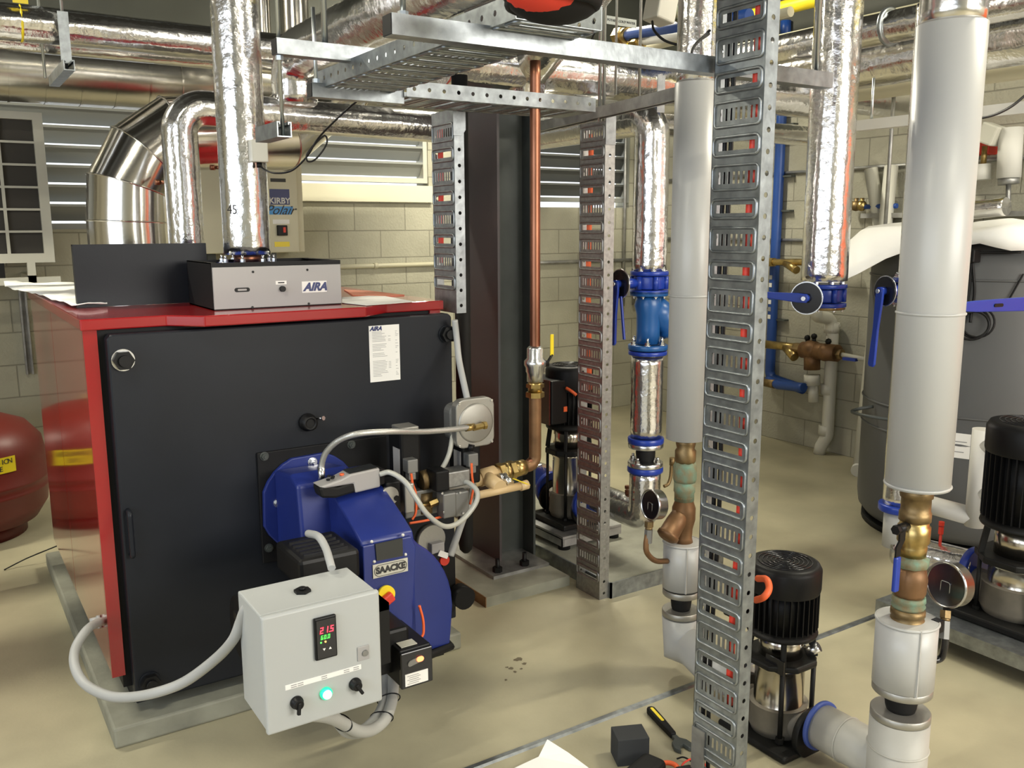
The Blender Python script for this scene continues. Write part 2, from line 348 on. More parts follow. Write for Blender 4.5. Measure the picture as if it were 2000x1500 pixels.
for k,(x,y) in enumerate([(-.9,4.6),(3.4,4.7),(-.6,1.6),(3.9,1.2),(1.4,-1.2)]):
    # batten fittings: body, glowing tube
    t=E('batten_light',(x,y,3.5),['white batten light left over the boiler','white batten light by the back louvres','white batten light over the open floor left','white batten light over the pumps','white batten light behind the viewer'][k],'light','batten lights hung from the roof')
    O('housing',MB().bx((x-.6,y-.05,3.53),(x+.6,y+.05,3.6)).cyl((x-.4,y,3.6),(x-.4,y,ZC),.004,seg=6).cyl((x+.4,y,3.6),(x+.4,y,ZC),.004,seg=6),whitem,t); O('tube',MB().cyl((x-.58,y,3.505),(x+.58,y,3.505),.013,seg=12),M('tube_glow%d'%k,(1,.96,.82),.5,em=25,emcol=(1,.95,.78)),t)
    area('batten_lamp',(x,y,3.48),(x,y,0),1.15,.1,[62,92,36,66,34][k],(1,.94,.76))
scene.view_settings.view_transform='Standard'; scene.view_settings.look='None'; scene.view_settings.gamma=1; scene.view_settings.exposure=.35
# ================================================================ BOILER ON ITS PLINTH
bX0,bX1,bY0,bY1=.37,1.56,2.90,4.42
O('concrete_plinth',MB().prism([(.345,2.79),(1.572,2.79),(1.572,4.62),(.345,4.62)],(0,0,0),X1,Y1,(0,0,.067)),plinthm,None,'low grey-green concrete plinth the red boiler stands on','plinth',bevel=.008)
boiler=E('boiler',(.95,3.6,.067),'big red boiler with a charcoal door on a concrete plinth','boiler')
O('casing',MB().bx((bX0+.03,2.905,.14),(bX1-.01,bY1,1.284)).bx((bX0+.06,2.93,.067),(bX0+.12,4.3,.14)).bx((bX1-.1,2.93,.067),(bX1-.04,4.3,.14)),darker,boiler)
ys=pX(125,900,bX0).y
O('side_panel',MB().bx((bX0,2.91,.19),(bX0+.02,ys-.003,1.284)),redside,boiler,label='glossy red panel')
O('side_panel',MB().bx((bX0,ys+.003,.19),(bX0+.02,bY1,1.284)),redside,boiler,label='glossy red panel')
O('side_panel',MB().bx((bX1-.03,2.93,.19),(bX1,bY1,1.284)),redside,boiler)
O('corner_trim',MB().bx((bX0-.002,2.895,.185),(bX0+.037,2.915,1.287)),redp,boiler)
O('corner_trim',MB().bx((bX1-.04,2.895,1.16),(bX1+.002,2.93,1.287)),redp,boiler)
fr=[pZ(x,y,1.286) for x,y in((325,636),(400,638),(712,618),(738,608))]
yf=min(fr[1].y,fr[2].y)
poly=[(bX0-.008,2.885),(fr[0].x,2.885),(fr[1].x,yf),(fr[2].x,yf),(fr[3].x,2.885),(bX1+.012,2.885),(bX1+.012,bY1+.02),(bX0-.008,bY1+.02)]
O('top_cover',MB().prism(poly,(0,0,1.285),X1,Y1,(0,0,.034)),redp,boiler,label='red lid with stepped front lip',bevel=.004)
door=O('door',MB().prism([(.424,.102),(1.582,.102),(1.582,1.262),(1.57,1.274),(.436,1.274),(.424,1.262)],(0,2.845,0),X1,Z1,(0,.05,0)),dark,boiler,bevel=.006)
def nut(x,y,parent,ring=False,s=1):
    p=pY(x,y,2.845); mb=MB().cyl(p+V((0,.001,0)),p+V((0,-.006,0)),.033*s,seg=32)
    O('washer',mb,zinc if ring else dark,parent)
    O('door_bolt',MB().cyl(p+V((0,-.006,0)),p+V((0,-.026,0)),.03*s,seg=6,smooth=False).cyl(p+V((0,-.026,0)),p+V((0,-.038,0)),.017*s,seg=16),blackp,parent)
nut(240,703,door,True); nut(872,652,door); nut(293,1331,door); nut(872,1180,door)
p=pY(600,824,2.845); O('sight_glass',MB().lathe(p,(0,-1,0),[(.03,0),(.03,.012),(.024,.016),(.024,.035),(.016,.036),(.016,.03)],24),blackp,door)
p=pY(617,817,2.845); O('screw',MB().cyl(p,p+V((.012,-.03,.004)),.004,seg=8).hexn(p+V((.012,-.03,.004)),p+V((.014,-.035,.005)),.008),zinc,door)
p=pY(253,1040,2.845); O('door_handle',MB().tube(fillet([p+V((-.0,0,.07)),p+V((0,-.03,.07)),p+V((0,-.03,-.07)),p+V((0,0,-.07))],.012,.01),.008,10),dark,door)
a=pY(500,884,2.845);b=pY(512,1082,2.845);c=pY(752,860,2.845)
O('burner_plate',MB().bx((a.x,2.833,b.z-.03),(c.x,2.846,a.z)),darker,boiler,bevel=.003)
for x,y in((516,891),(686,868),(525,1070)):
    mb=MB(); bolt(mb,pY(x,y,2.833),(0,-1,0),.011,.01,.004); O('plate_bolt',mb,steeld,boiler)
# data sheet stuck to the door
a=pY(720,637,2.844);b=pY(782,741,2.844); ds=O('data_sheet',MB().bx((a.x,2.8432,b.z),(b.x,2.8448,a.z)),paper,boiler,label='white printed data sheet')
W_=b.x-a.x; Hh=a.z-b.z
text('heading','AIRA',(a.x+W_*.22,2.843,a.z-Hh*.055),X1,Z1,.02,navy,ds,italic=.35,bold=.05)
mb=MB(); rr=random.Random(3)
for i in range(30):
    z=a.z-Hh*(.12+.027*i)
    if i in(7,13,17,18): continue
    w1=W_*rr.uniform(.25,.5); mb.bx((a.x+W_*.1,2.8428,z),(a.x+W_*.1+w1,2.8433,z+Hh*.007))
    if rr.random()<.6: mb.bx((a.x+W_*.86,2.8428,z),(a.x+W_*rr.uniform(.9,.96),2.8433,z+Hh*.007))
    if rr.random()<.3: mb.bx((a.x+W_*.62,2.8428,z),(a.x+W_*.7,2.8433,z+Hh*.007))
O('print_lines',mb,inkg,ds)
# instrument panel (open box) on the lid
ix0=pY(418,608,2.95).x; ix1=pY(668,592,2.95).x; iz0=1.3195; iz1=pY(416,514,2.95).z; zr=iz1-.014
panel=E('instrument_panel',((ix0+ix1)/2,3.05,iz0),'open metal control panel with AIRA badge on the boiler lid','control panel')
tb=.012; yb=3.27
O('box',MB().bx((ix0,2.955,iz0),(ix1,yb,iz0+.004)).bx((ix0,2.955,iz0),(ix0+.003,yb,iz1)).bx((ix1-.003,2.955,iz0),(ix1,yb,iz1)).bx((ix0,yb-.003,iz0),(ix1,yb,iz1)).bx((ix0,2.952,zr),(ix1,2.96,iz1)).bx((ix0,2.955,iz1-.003),(ix0+.02,yb,iz1)).bx((ix1-.02,2.955,iz1-.003),(ix1,yb,iz1)),darker,panel)
O('front_plate',MB().bx((ix0+.002,2.947,iz0+.003),(ix1-.002,2.956,zr)),inst,panel,bevel=.001)
wp=lambda x,y:pY(x,y,2.947)
p=wp(473,566); O('slot_window',MB().prism(stadium(.05,.014),p,X1,Z1,(0,-.001,0)),blackp,panel); O('counter_strip',MB().prism(stadium(.03,.006),p+V((0,-.0012,0)),X1,Z1,(0,-.0005,0)),inst,panel)
p=wp(551,564); O('reset_knob',MB().cyl(p,p+V((0,-.012,0)),.0095,seg=20),blackp,panel)
p=wp(549,552); lb=O('button_label',MB().box(p+V((0,-.0005,0)),(.037,.001,.012)),paper,panel); O('print',MB().box(p+V((0,-.0012,0)),(.022,.0006,.004)),ink,lb)
p=wp(614,560); lb=O('badge',MB().box(p+V((0,-.0005,0)),(.088,.001,.038)),paper,panel,label='white badge with blue lettering'); text('badge_lettering','AIRA',p+V((.002,-.0012,-.001)),X1,Z1,.037,navy,lb,italic=.35,bold=.05)
for x,y in((600,527),(603,593),(494,531),(493,600)):
    p=wp(x,y); O('panel_screw',MB().cyl(p,p+V((0,-.002,0)),.004,seg=10),blackp,panel)
# loose black cover sheet standing behind
a=pY(138,478,3.33);b=pY(149,602,3.33);c=pY(402,480,3.33)
bc=E('black_cover',((a.x+c.x)/2,3.34,1.3195),'flat black metal cover standing on the boiler lid, left of the control panel','metal cover')
O('sheet',MB().bx((a.x+.004,3.328,1.3195),(c.x,3.332,a.z)),dark,bc); O('folded_edge',MB().bx((a.x+.004,3.332,a.z-.004),(c.x,3.36,a.z)).bx((a.x+.004,3.332,1.3195),(a.x+.008,3.36,a.z)).bx((c.x-.004,3.332,1.3195),(c.x,3.36,a.z)),dark,bc)
# white insulation cloth, paper and a painted reflection on the lid
def sheet(name,label,cat,pts,z,mat,amp=.01,hang=None,th=.003):
    import bmesh
    P=[pZ(x,y,z) for x,y in pts]; me=bpy.data.meshes.new(name); bm=bmesh.new(); f=bm.faces.new([bm.verts.new(p) for p in P]); bmesh.ops.triangulate(bm,faces=[f]); bmesh.ops.subdivide_edges(bm,edges=bm.edges[:],cuts=4,use_grid_fill=True)
    mb=MB(); bm.verts.index_update()
    mb.add([v.co+V((0,0,amp*(noise.noise(v.co*9)+.3*noise.noise(v.co*25)+.8))) for v in bm.verts],[tuple(v.index for v in f.verts) for f in bm.faces],amp>.003); bm.free()
    return O(name,mb,mat,None,label,cat,solid=th)
sheet('insulation_cloth','white cloth bunched on the far left of the boiler lid','cloth',[(8,553),(10,563),(35,570),(70,577),(110,592),(148,602),(210,598),(200,560),(140,556),(70,556)],1.323,cloth,.012)
sheet('paper_sheet','white paper sheet lying on the boiler lid right of the panel','paper',[(668,581),(744,577),(812,590),(715,597),(668,592)],1.3205,paper,.0012,th=.0008)
sheet('reflection_sheet','reddish reflection painted as a thin sheet behind the white paper on the boiler lid','red_reflection',[(672,566),(720,568),(790,576),(755,578),(690,577)],1.322,M('red_reflection',(.6,.2,.12),.5),.0012,th=.004)  # flat reddish sheet standing in for a reflection in the glossy lid
# ================================================================ FOIL PIPES, FLUE, DUCTS (left half)
fx=pY(484,505,3.2); tz=3.0
fp=foilpipe('foil_riser','vertical foil-wrapped pipe rising from the boiler lid behind the AIRA panel',[(fx.x,3.2,1.49),(fx.x,3.2,3.7)],.080,seed=1,wr=.04,cat='pipe')
text('pencil_mark','45',pY(452,411,3.2)+V((-.02,-.079,0)),(.9,.43,0),Z1,.045,ink,fp)
v=E('pipe_flange',(fx.x,3.2,1.3195),'blue bolted flange under the foil pipe inside the AIRA panel','flange'); mb=MB(); flange(mb,(fx.x,3.2,1.452),Z1,.110,.018); O('disc',mb,bluev,v)
O('neck',MB().cyl((fx.x,3.2,1.3195),(fx.x,3.2,1.443),.055).cyl((fx.x,3.2,1.461),(fx.x,3.2,1.492),.048),copper,v); ringbolts((fx.x,3.2,1.461),Z1,.090,8,.009,parent=v)
E2=pY(355,330,3.75); r2=.068; hy=3.75; hz=pY(560,222,hy).z
x2=pY(360,400,hy).x; x3=pY(838,240,hy).x
pts=[(x2,hy,1.42),(x2,hy,hz),(x3+.25,hy,hz-.02)]
foilpipe('foil_header_pipe','foil-wrapped pipe bending from behind the black cover to run right under the channels',pts,r2,rad=.10,seed=2,wr=.05)
v=E('pipe_flange',(x2,hy,1.3195),'blue flange at the foot of the bent foil pipe, behind the black cover','flange'); mb=MB(); flange(mb,(x2,hy,1.405),Z1,.1,.022); O('disc',mb,bluev,v); O('neck',MB().cyl((x2,hy,1.3195),(x2,hy,1.395),.05),steeld,v)
xt=pY(576,200,hy).x; zt=pY(590,80,hy).z-.06
foilpipe('foil_branch_pipe','foil branch pipe standing on the header and elbowing towards the viewer',[(xt,hy,hz+.04),(xt,hy,zt),(xt,1.0,zt+.0)],.092,rad=.12,seed=3,wr=.07)
# flue with lobster-back elbow
fy=4.25; fc=pY(252,470,fy); fr_=.165; hzf=pY(430,258,fy+.0).z; fxr=pY(545,275,fy).x
fl=E('boiler_flue',(fc.x,fy,1.3195),'large shiny stainless flue with a segmented elbow behind the boiler','flue')
R_=.36; ang=[0,22.5,45,67.5,90]; cen=V((fc.x+R_,fy,hzf-R_))
P=[V((fc.x,fy,1.2))]
for i,a in enumerate([11.25,33.75,56.25,78.75]):
    pass
jo=[cen+V((-math.cos(math.radians(a))*R_/1,0,math.sin(math.radians(a))*R_)) for a in (0,30,60,90)]
seq=[V((fc.x,fy,1.3195))]+[jo[0]]+[jo[1],jo[2],jo[3]]
e45=V((fxr,fy,hzf)); seq+= [e45, e45+V((.42,.25,.3))]
seq=[V((fc.x,fy,1.3195)),V((fc.x,fy,cen.z-.04))]+[cen+V((-math.cos(math.radians(q))*R_*1.02,0,math.sin(math.radians(q))*R_*1.02)) for q in(18,42,68)]+[V((cen.x+.06,fy,hzf)),e45,e45+V((.42,.25,.3))]
tan=[]
for i,p in enumerate(seq):
    tan.append((seq[1]-seq[0]).normalized() if i==0 else (seq[-1]-seq[-2]).normalized() if i==len(seq)-1 else ((seq[i+1]-p).normalized()+(p-seq[i-1]).normalized()).normalized())
def ring(c,t,r,n=48):
    s_=Y1; o_=s_-t*s_.dot(t); o_.normalize(); q=t.cross(o_); return [c+(o_*math.cos(2*PI*k/n)+q*math.sin(2*PI*k/n))*r for k in range(n)]
for i in range(len(seq)-1):
    A,B_=seq[i],seq[i+1]; r0=fr_*1.004; r1=fr_
    v_=ring(A,tan[i],r0)+ring(B_,tan[i+1],r1); n=48
    o=O('flue_segment',MB().add(v_,[(k,(k+1)%n,n+(k+1)%n,n+k) for k in range(n)],True),stain,fl)
    R0=ring(B_,tan[i+1],fr_*1.014); O('seam_band',MB().tube(R0+[R0[0]],.004,6,cap=False),stain,fl)
for px,py in((312,356),(420,327)):
    p=pY(px,py,4.0); O('test_point',MB().cyl(p,p+V((.06,-.01,.0)),.008,seg=10).cyl(p+V((-.02,0,0)),p,.012,seg=10),copper,fl)
# big spiral duct along the back wall, and two foil pipes hung in front
dyy=5.35; dc=pY(100,139,dyy); dr=.165
mb=MB(); d=E('spiral_duct',(dc.x,dyy,dc.z-dr),'wide ribbed metal air duct running along the back wall','duct')
O('duct_barrel',MB().tube([(XL,dyy,dc.z),(dc.x-.4,dyy,dc.z),(1.0,dyy,dc.z-.0),(3.0,dyy,dc.z)],dr,44),ductm,d)
for k in range(20):
    x=-1.05+k*.165; O('duct_rib',MB().tube([(x-.004,dyy,dc.z),(x+.004,dyy,dc.z)],dr*1.018,44,cap=False),ductm,d)
def px_pipe(name,label,p0,p1,Y,r,x0=None,x1=None,seed=0,mat=None,wr=.05,cat='pipe'):
    a=pY(*p0,Y);b=pY(*p1,Y); z=(a.z+b.z)/2
    return foilpipe(name,label,[(x0 if x0 is not None else a.x,Y,z),(x1 if x1 is not None else b.x,Y,z)],r,mat,seed=seed,wr=wr,cat=cat)
px_pipe('foil_hung_pipe','upper foil-wrapped pipe hung in front of the air duct, top left',(0,44),(415,82),4.3,.072,x0=XL,x1=2.2,seed=4)
px_pipe('foil_low_pipe','lower foil-wrapped pipe hung against the air duct, top left',(0,78),(415,112),4.55,.048,x0=XL,x1=2.3,seed=5,wr=.03)
a=pY(40,10,4.24); O('yellow_tag',MB().torus((a.x,4.3,pY(100,52,4.3).z),(1,0,0),.068,.006,28,6).box((a.x,4.23,a.z+.035),(.055,.004,.06)),yellow,None,'yellow paper tag on the upper foil pipe, top left corner','tag')
# trapeze hanger under those pipes
h0=pY(128,110,4.2); hg=E('pipe_hanger',(h0.x,4.35,h0.z),'galvanised rod and channel hanger under the two foil pipes, top left','hanger')
O('channel',MB().strut((h0.x,4.12,h0.z-.045),(h0.x,4.62,h0.z-.045),.041,.041),galv,hg)
O('rod',MB().cyl((h0.x,4.19,h0.z-.05),(h0.x,4.19,ZC),.006,seg=8),wire,hg); O('rod',MB().cyl((h0.x-.05,4.48,h0.z-.05),(h0.x-.05,4.48,ZC),.006,seg=8),wire,hg); O('strap',MB().bx((h0.x-.02,4.18,h0.z-.03),(h0.x+.02,4.184,h0.z+.17)),galv,hg)
# stainless risers top centre-left
for i,(x,w_,lb) in enumerate([(515,30,'thin stainless riser right of the foil boiler riser, at the top edge'),(577,58,'wider stainless riser behind the foil branch pipe, at the top edge')]):
    p=pY(x,70,4.75); r=w_/2*.0028*.92
    foilpipe('stainless_riser',lb,[(p.x,4.75,p.z-.15),(p.x,4.75,ZC)],r,stain,wr=0,cat='pipe')
# ================================================================ AIR CONDITIONER, ISOLATOR UNIT, TANK (back left)
ay=5.62; a=pY(80,220,ay); b=pY(108,512,ay); ax1=b.x; az0=b.z; az1=a.z
ac=E('condenser_unit',(ax1-.45,ay+.1,az0-.08),'cream outdoor air-conditioning condenser with dark coil grid, far left','condenser')
O('case',MB().bx((ax1-.95,ay,az0),(ax1,YB-.05,az0+.05)).bx((ax1-.95,ay,az1-.04),(ax1,YB-.05,az1)).bx((ax1-.05,ay,az0+.05),(ax1,YB-.05,az1-.04)).bx((ax1-.95,ay,az0+.05),(ax1-.9,YB-.05,az1-.04)),creamw,ac)
O('coil',MB().bx((ax1-.9,ay+.03,az0+.05),(ax1-.05,ay+.2,az1-.04)),M('coil_dark',(.05,.045,.038),.7,.2),ac)
g=MB(); gx=ax1-.05-.17
for k in range(5): g.bx((gx-.17*k-.008,ay+.002,az0+.05),(gx-.17*k+.008,ay+.012,az1-.04))
nz=6
for k in range(1,nz): z=az0+.05+(az1-az0-.09)*k/nz; g.bx((ax1-.9,ay+.003,z-.006),(ax1-.05,ay+.01,z+.006))
O('guard_grid',g,creamw,ac)
O('wall_bracket',MB().bx((ax1-1.2,ay+.0,az0-.12),(ax1+.02,ay+.04,az0-.08)).bx((ax1-.14,ay+.0,az0-.08),(ax1-.10,ay+.04,az0)).bx((ax1-.14,ay,az0-.11),(ax1-.1,YB-.001,az0-.07)),creamw,ac)
O('rubber_foot',MB().bx((ax1-.3,ay,az0-.08),(ax1-.25,ay+.05,az0)),blackr,ac)
p=pY(50,640,YB-.03); O('wall_channel',MB().strut((p.x,YB-.022,p.z-.28),(p.x,YB-.022,p.z+.25),.041,.041,(0,-1,0)),galvd,None,'dull steel channel fixed upright on the wall under the condenser','wall channel')
ky=5.78; a=pY(398,345,ky); b=pY(590,492,ky); ku=E('refrigeration_unit',((a.x+b.x)/2,ky+.1,b.z-.1),'cream cabinet with blue KIRBY logo on the back wall behind the foil riser','equipment cabinet')
kx0=pY(392,400,ky).x; kx1=pY(583,420,ky).x; kz0=pY(560,493,ky).z; kz1=pY(560,318,ky).z
O('cabinet',MB().bx((kx0,ky,kz0),(kx1,YB-.001,kz1)),cream,ku,bevel=.006); O('cabinet_side',MB().bx((kx1,ky+.03,kz0+.0),(kx1+.045,YB-.001,kz1)),cream,ku,bevel=.004)
q=lambda x,y:pY(x,y,ky)
a=q(526,369);b=q(566,400); lg=O('logo_block',MB().bx((a.x,ky-.002,b.z),(b.x,ky,a.z)),navy,ku,label='dark blue logo block'); p=q(546,395); text('logo_lettering','KIRBY',(p.x,ky-.0025,p.z+.008),X1,Z1,.052,whitem,lg,bold=.025)
a=q(525,403);b=q(567,410); lg=O('logo_stripe',MB().prism([(a.x,a.z),(b.x+.02,a.z),(b.x,b.z-.03),(a.x-.03,b.z-.03)],(0,ky,0),X1,Z1,(0,-.002,0)),sky,ku); p=q(546,411); text('script_lettering','Polair',(p.x,ky-.0035,p.z),X1,Z1,.085,ink,lg,italic=.5)
a=q(538,438); O('isolator_switch',MB().box((q(550,450).x,ky-.012,q(550,450).z),(.066,.024,.066)),blackp,ku,bevel=.004); p=q(553,449); O('red_rocker',MB().box((p.x,ky-.026,p.z),(.016,.006,.034)),redcab,ku)
p=q(549,433); O('white_label',MB().box((p.x,ky-.001,p.z),(.11,.002,.028)),paper,ku); p=q(551,477); O('yellow_label',MB().box((p.x,ky-.001,p.z),(.10,.002,.032)),yellow,ku)
p=q(525,333);O('name_plate',MB().box((q(543,352).x,ky-.001,q(543,352).z),(.1,.002,.022)),ink,ku)
O('foot_bracket',MB().bx((kx0+.05,ky+.1,kz0-.12),(kx0+.1,YB-.001,kz0)).bx((q(545,500).x-.06,ky+.05,kz0-.13),(q(545,500).x,YB-.001,kz0)),steeld,ku)
tx=.05; ty=5.35; tr=.40; zt1=pY(0,832,ty).z
et=E('expansion_tank',(tx,ty,0),'round red expansion vessel standing on the floor at far left','expansion tank')
zt1=.62
prof=[(.05,.035),(.2,.04),(tr*.85,.08),(tr*.98,.16),(tr,.24),(tr*1.01,.245),(tr*1.01,.255),(tr,.26),(tr,.29),(tr*1.01,.295),(tr*1.01,.305),(tr,.31),(tr,.42),(tr*.96,.5),(tr*.8,.58),(tr*.5,.63),(.05,.65)]
O('shell',MB().lathe((tx,ty,0),Z1,prof,56),redtank,et)
O('foot_ring',MB().lathe((tx,ty,0),Z1,[(.28,0),(.28,.07),(.26,.07),(.26,0)],40),redtank,et)
O('valve_stem',MB().cyl((tx,ty,.64),(tx,ty,.69),.02),brass,et)
r_=ray(12,908); A_=r_.x**2+r_.y**2; B_=(-tx)*r_.x+(-ty)*r_.y; D_=B_*B_-A_*(tx*tx+ty*ty-tr*tr); hp_=C0+r_*((-B_-math.sqrt(max(D_,0)))/A_); az=math.atan2(hp_.y-ty,hp_.x-tx)-.14; zs_=hp_.z-.04
for d_ in (0,):
    mb=MB(); vs=[];n=10
    for i in range(n+1):
        a_=az-.26+.52*i/n
        for z in(zs_,zs_+.08): vs.append((tx+math.cos(a_)*(tr+.004),ty+math.sin(a_)*(tr+.004),z))
    mb.add(vs,[(2*i,2*i+2,2*i+3,2*i+1) for i in range(n)],True); stk=O('yellow_sticker',mb,yellow,et,label='yellow sticker with black capitals')
    for st,z in(('EXPANSION',zs_+.057),('LINE',zs_+.023)):
        for i,ch in enumerate(st):
            a_=az-.19+.047*(i+(9-len(st))/2) ; n_=V((math.cos(a_),math.sin(a_),0)); t_=V((-math.sin(a_),math.cos(a_),0))
            text('letter',ch,V((tx,ty,z))+n_*(tr+.0052),t_,Z1,.036,ink,stk)
O('floor_wire',MB().tube(spline([pZ(8,1113,.004),pZ(45,1094,.03),pZ(70,1083,.05),pZ(112,1066,.06),pZ(150,1050,.07)],8),.003,6),blackp,None,'thin black wire trailing on the floor left of the boiler','wire')
# conduit along the back wall
a=pY(600,523,YB-.02);b=pY(850,518,YB-.02)
O('wall_conduit',MB().cyl((a.x,YB-.018,a.z),(3.4,YB-.018,a.z-.0),.016,seg=14).cyl((pY(728,520,YB).x,YB-.018,a.z),(pY(735,520,YB).x,YB-.018,a.z),.021,seg=14),cream,None,'cream conduit run along the block wall behind the boiler','conduit')
# ================================================================ BURNER
bn=E('burner',(1.1,2.55,.07),'blue forced-draught gas burner bolted to the boiler door','burner')
fcn=V((1.012,2.833,.672))
poly=arc(0,0,.172,20,70,4)+arc(0,0,.168,110,160,4)+arc(0,0,.172,200,250,4)+arc(0,0,.168,290,340,4)
O('mounting_flange',MB().prism(poly,fcn,X1,Z1,(0,-.018,0)),blue,bn,bevel=.004)
for x,y in((610,902),(543,982),(560,1062),(690,965)):
    mb=MB(); bolt(mb,pY(x,y,2.815),(0,-1,0),.012,.012,.014); O('flange_bolt',mb,zinc,bn)
O('head_housing',MB().prism([(2.815,.80),(2.66,.822),(2.60,.80),(2.57,.56),(2.60,.53),(2.815,.53)],(.892,0,0),Y1,Z1,(.19,0,0)),blue,bn,bevel=.012,bseg=3)
O('air_duct_housing',MB().prism([(2.72,.80),(2.62,.785),(2.54,.76),(2.46,.727),(2.40,.70),(2.352,.675),(2.345,.655),(2.345,.30),(2.58,.30),(2.60,.54),(2.72,.56)],(.99,0,0),Y1,Z1,(.172,0,0),True),blue,bn,bevel=.006)
vp=[(1.0,.26),(1.0,.645),(1.12,.66),(1.16,.655)]+[(1.055+ .245*math.cos(math.radians(a)),.40+.265*math.sin(math.radians(a))) for a in(58,50,42,34,26,18,10,0,-10)]+[(1.288,.27)]
O('fan_volute',MB().prism(vp,(0,2.36,0),X1,Z1,(0,.27,0)),blue,bn,bevel=.006)
O('front_cover',MB().prism([(.99,.665),(1.148,.665),(1.162,.63),(1.14,.30),(.99,.30)],(0,2.335,0),X1,Z1,(0,.02,0)),blue,bn,bevel=.003)
O('base_rail',MB().tube([(x,y,.262) for x,y in((.96,2.36),(1.14,2.33),(1.29,2.36),(1.305,2.5),(1.28,2.64))],.013,8).bx((.97,2.37,.235),(1.27,2.62,.262)),blackr,bn)
f=lambda x,y:pY(x,y,2.334)
a=f(732,1062);b=f(786,1085); wn=O('inspection_window',MB().prism([(a.x,a.z),(b.x,f(786,1050).z),(b.x,b.z),(f(735,1095).x,f(735,1095).z)],(0,2.334,0),X1,Z1,(0,-.004,0)),screen,bn)
for x,y in((726,1058),(787,1045),(731,1097),(792,1083)):
    p=f(x,y); O('cover_screw',MB().sphere(p,.005,10),whitem,bn)
p=f(762,1109); wd=f(796,1100).x-f(728,1110).x; lb=O('name_plate',MB().box(p+V((0,-.002,0)),(wd,.003,.042)),creamw,bn,label='white plate reading SAACKE')
O('plate_border',MB().torus((0,0,0),(0,1,0),1,.1) if False else MB().tube([p+V((a_,-.0045,b_)) for a_,b_ in stadium(wd*.93,.034)]+[p+V((stadium(wd*.93,.034)[0][0],-.0045,stadium(wd*.93,.034)[0][1]))],.0008,4),ink,lb)
text('plate_lettering','SAACKE',p+V((0,-.0042,0)),X1,Z1,.026,ink,lb,bold=.06)
# electrics on the burner
O('ignition_transformer',MB().bx((.775,2.27,.60),(.955,2.47,.685)),blackp,bn,bevel=.012,label='ribbed black transformer')
O('cooling_rib',MB().bx((.80,2.30,.685),(.93,2.306,.690)).bx((.80,2.33,.685),(.93,2.336,.690)).bx((.80,2.36,.685),(.93,2.366,.690)).bx((.80,2.39,.685),(.93,2.396,.690)).bx((.80,2.42,.685),(.93,2.426,.690)),blackg,bn)
O('fan_motor',MB().cyl((.98,2.48,.44),(.70,2.48,.44),.105,seg=32).cyl((.70,2.48,.44),(.66,2.48,.44),.095,seg=32),blackp,bn,label='black fan motor behind the control box')
O('cable_tray_plate',MB().bx((.60,2.12,.555),(.97,2.30,.575)).bx((.90,2.12,.40),(.97,2.36,.575)),blackp,bn)
p=f(756,1163); O('isolator_yellow',MB().cyl(pY(752,1160,2.334),pY(752,1160,2.334)+V((0,-.012,0)),.028,seg=24),yellow,bn,label='yellow switch plate'); O('isolator_handle',MB().box(pY(748,1168,2.334)+V((0,-.022,0)),(.05,.02,.03),Matrix.Rotation(-.5,3,'Y')),redcab,bn,bevel=.005,label='red rotary handle')
# burner control unit with lit reset button
iy=2.15; g=lambda x,y:pY(x,y,iy)
a=g(780,1268);b=g(842,1325)
cu_=E('flame_safeguard',((a.x+b.x)/2,2.25,.29),'black flame control box with glowing reset button beside the white enclosure','control box')
z0=g(786,1348).z; z1=g(781,1280).z
O('body',MB().bx((a.x,iy,z0+.01),(b.x-.0,2.36,z1+.012)),blackp,cu_,bevel=.004); O('face',MB().bx((a.x,iy-.008,z0+.005),(b.x+.002,iy+.01,z1+.006)),blackg,cu_,bevel=.003)
O('rear_housing',MB().bx((a.x-.075,2.2,z0+.03),(b.x-.04,2.36,z1+.055)),blackp,cu_,bevel=.01)
p=g(812,1285); O('reset_button',MB().prism(stadium(.048,.017),p+V((-.006,-.008,-.004)),nrm((1,0,.2)),Z1,(0,-.003,0)),alumd,cu_); O('button_glow',MB().prism(stadium(.022,.015),p+V((.008,-.011,-.000)),X1,Z1,(0,-.003,0)),rlamp,cu_,label='glowing orange-red lamp')
p=g(811,1321); lb=O('type_label',MB().box(p+V((0,-.009,0)),(.072,.002,.036)),paper,cu_); mb=MB()
for i in range(5): mb.box(p+V((-.012+.006*(i%2),-.0105,.012-.006*i)),(.036,.0006,.0015))
O('print_lines',mb,inkg,lb)
O('top_label',MB().box((p.x-.01,iy+.03,z1+.014),(.05,.035,.002)),creamw,cu_)
# ---- white enclosure
ey=1.90; TL=pY(510,1208,ey);TR=pY(741,1154,ey);BL=pY(523,1439,ey)
rl=0.0; ex=V((math.cos(rl),0,math.sin(rl))); ez=V((-math.sin(rl),0,math.cos(rl)))
ew=(TR-TL).length; eh=(TL.z-BL.z)/math.cos(rl); eo=TL
dep=pX(461,1147,TL.x).y-ey
en=E('control_enclosure',(TL.x+ew/2,ey+dep/2,BL.z),'white wall-box style control enclosure with red-green digital readout, hung in front of the burner','control box')
def ebx(mb,x0,x1,y0,y1,z0,z1):
    vs=[eo+ex*x+Y1*y+ez*z for x in(x0,x1) for y in(y0,y1) for z in(z0,z1)]
    return mb.add(vs,[(0,1,3,2),(4,6,7,5),(0,4,5,1),(2,3,7,6),(0,2,6,4),(1,5,7,3)])
O('enclosure_body',ebx(MB(),.003,ew-.003,.022,dep,-eh+.003,-.003),whitee,en,bevel=.004)
O('gasket',ebx(MB(),.008,ew-.008,.012,.03,-eh+.008,-.008),inkg,en)
dr_=O('door',ebx(MB(),0,ew,0,.017,-eh,0),whitee,en,bevel=.006,bseg=3)
def ep(x,y):
    p=pY(x,y,ey)-eo; return p.dot(ex),p.dot(ez)
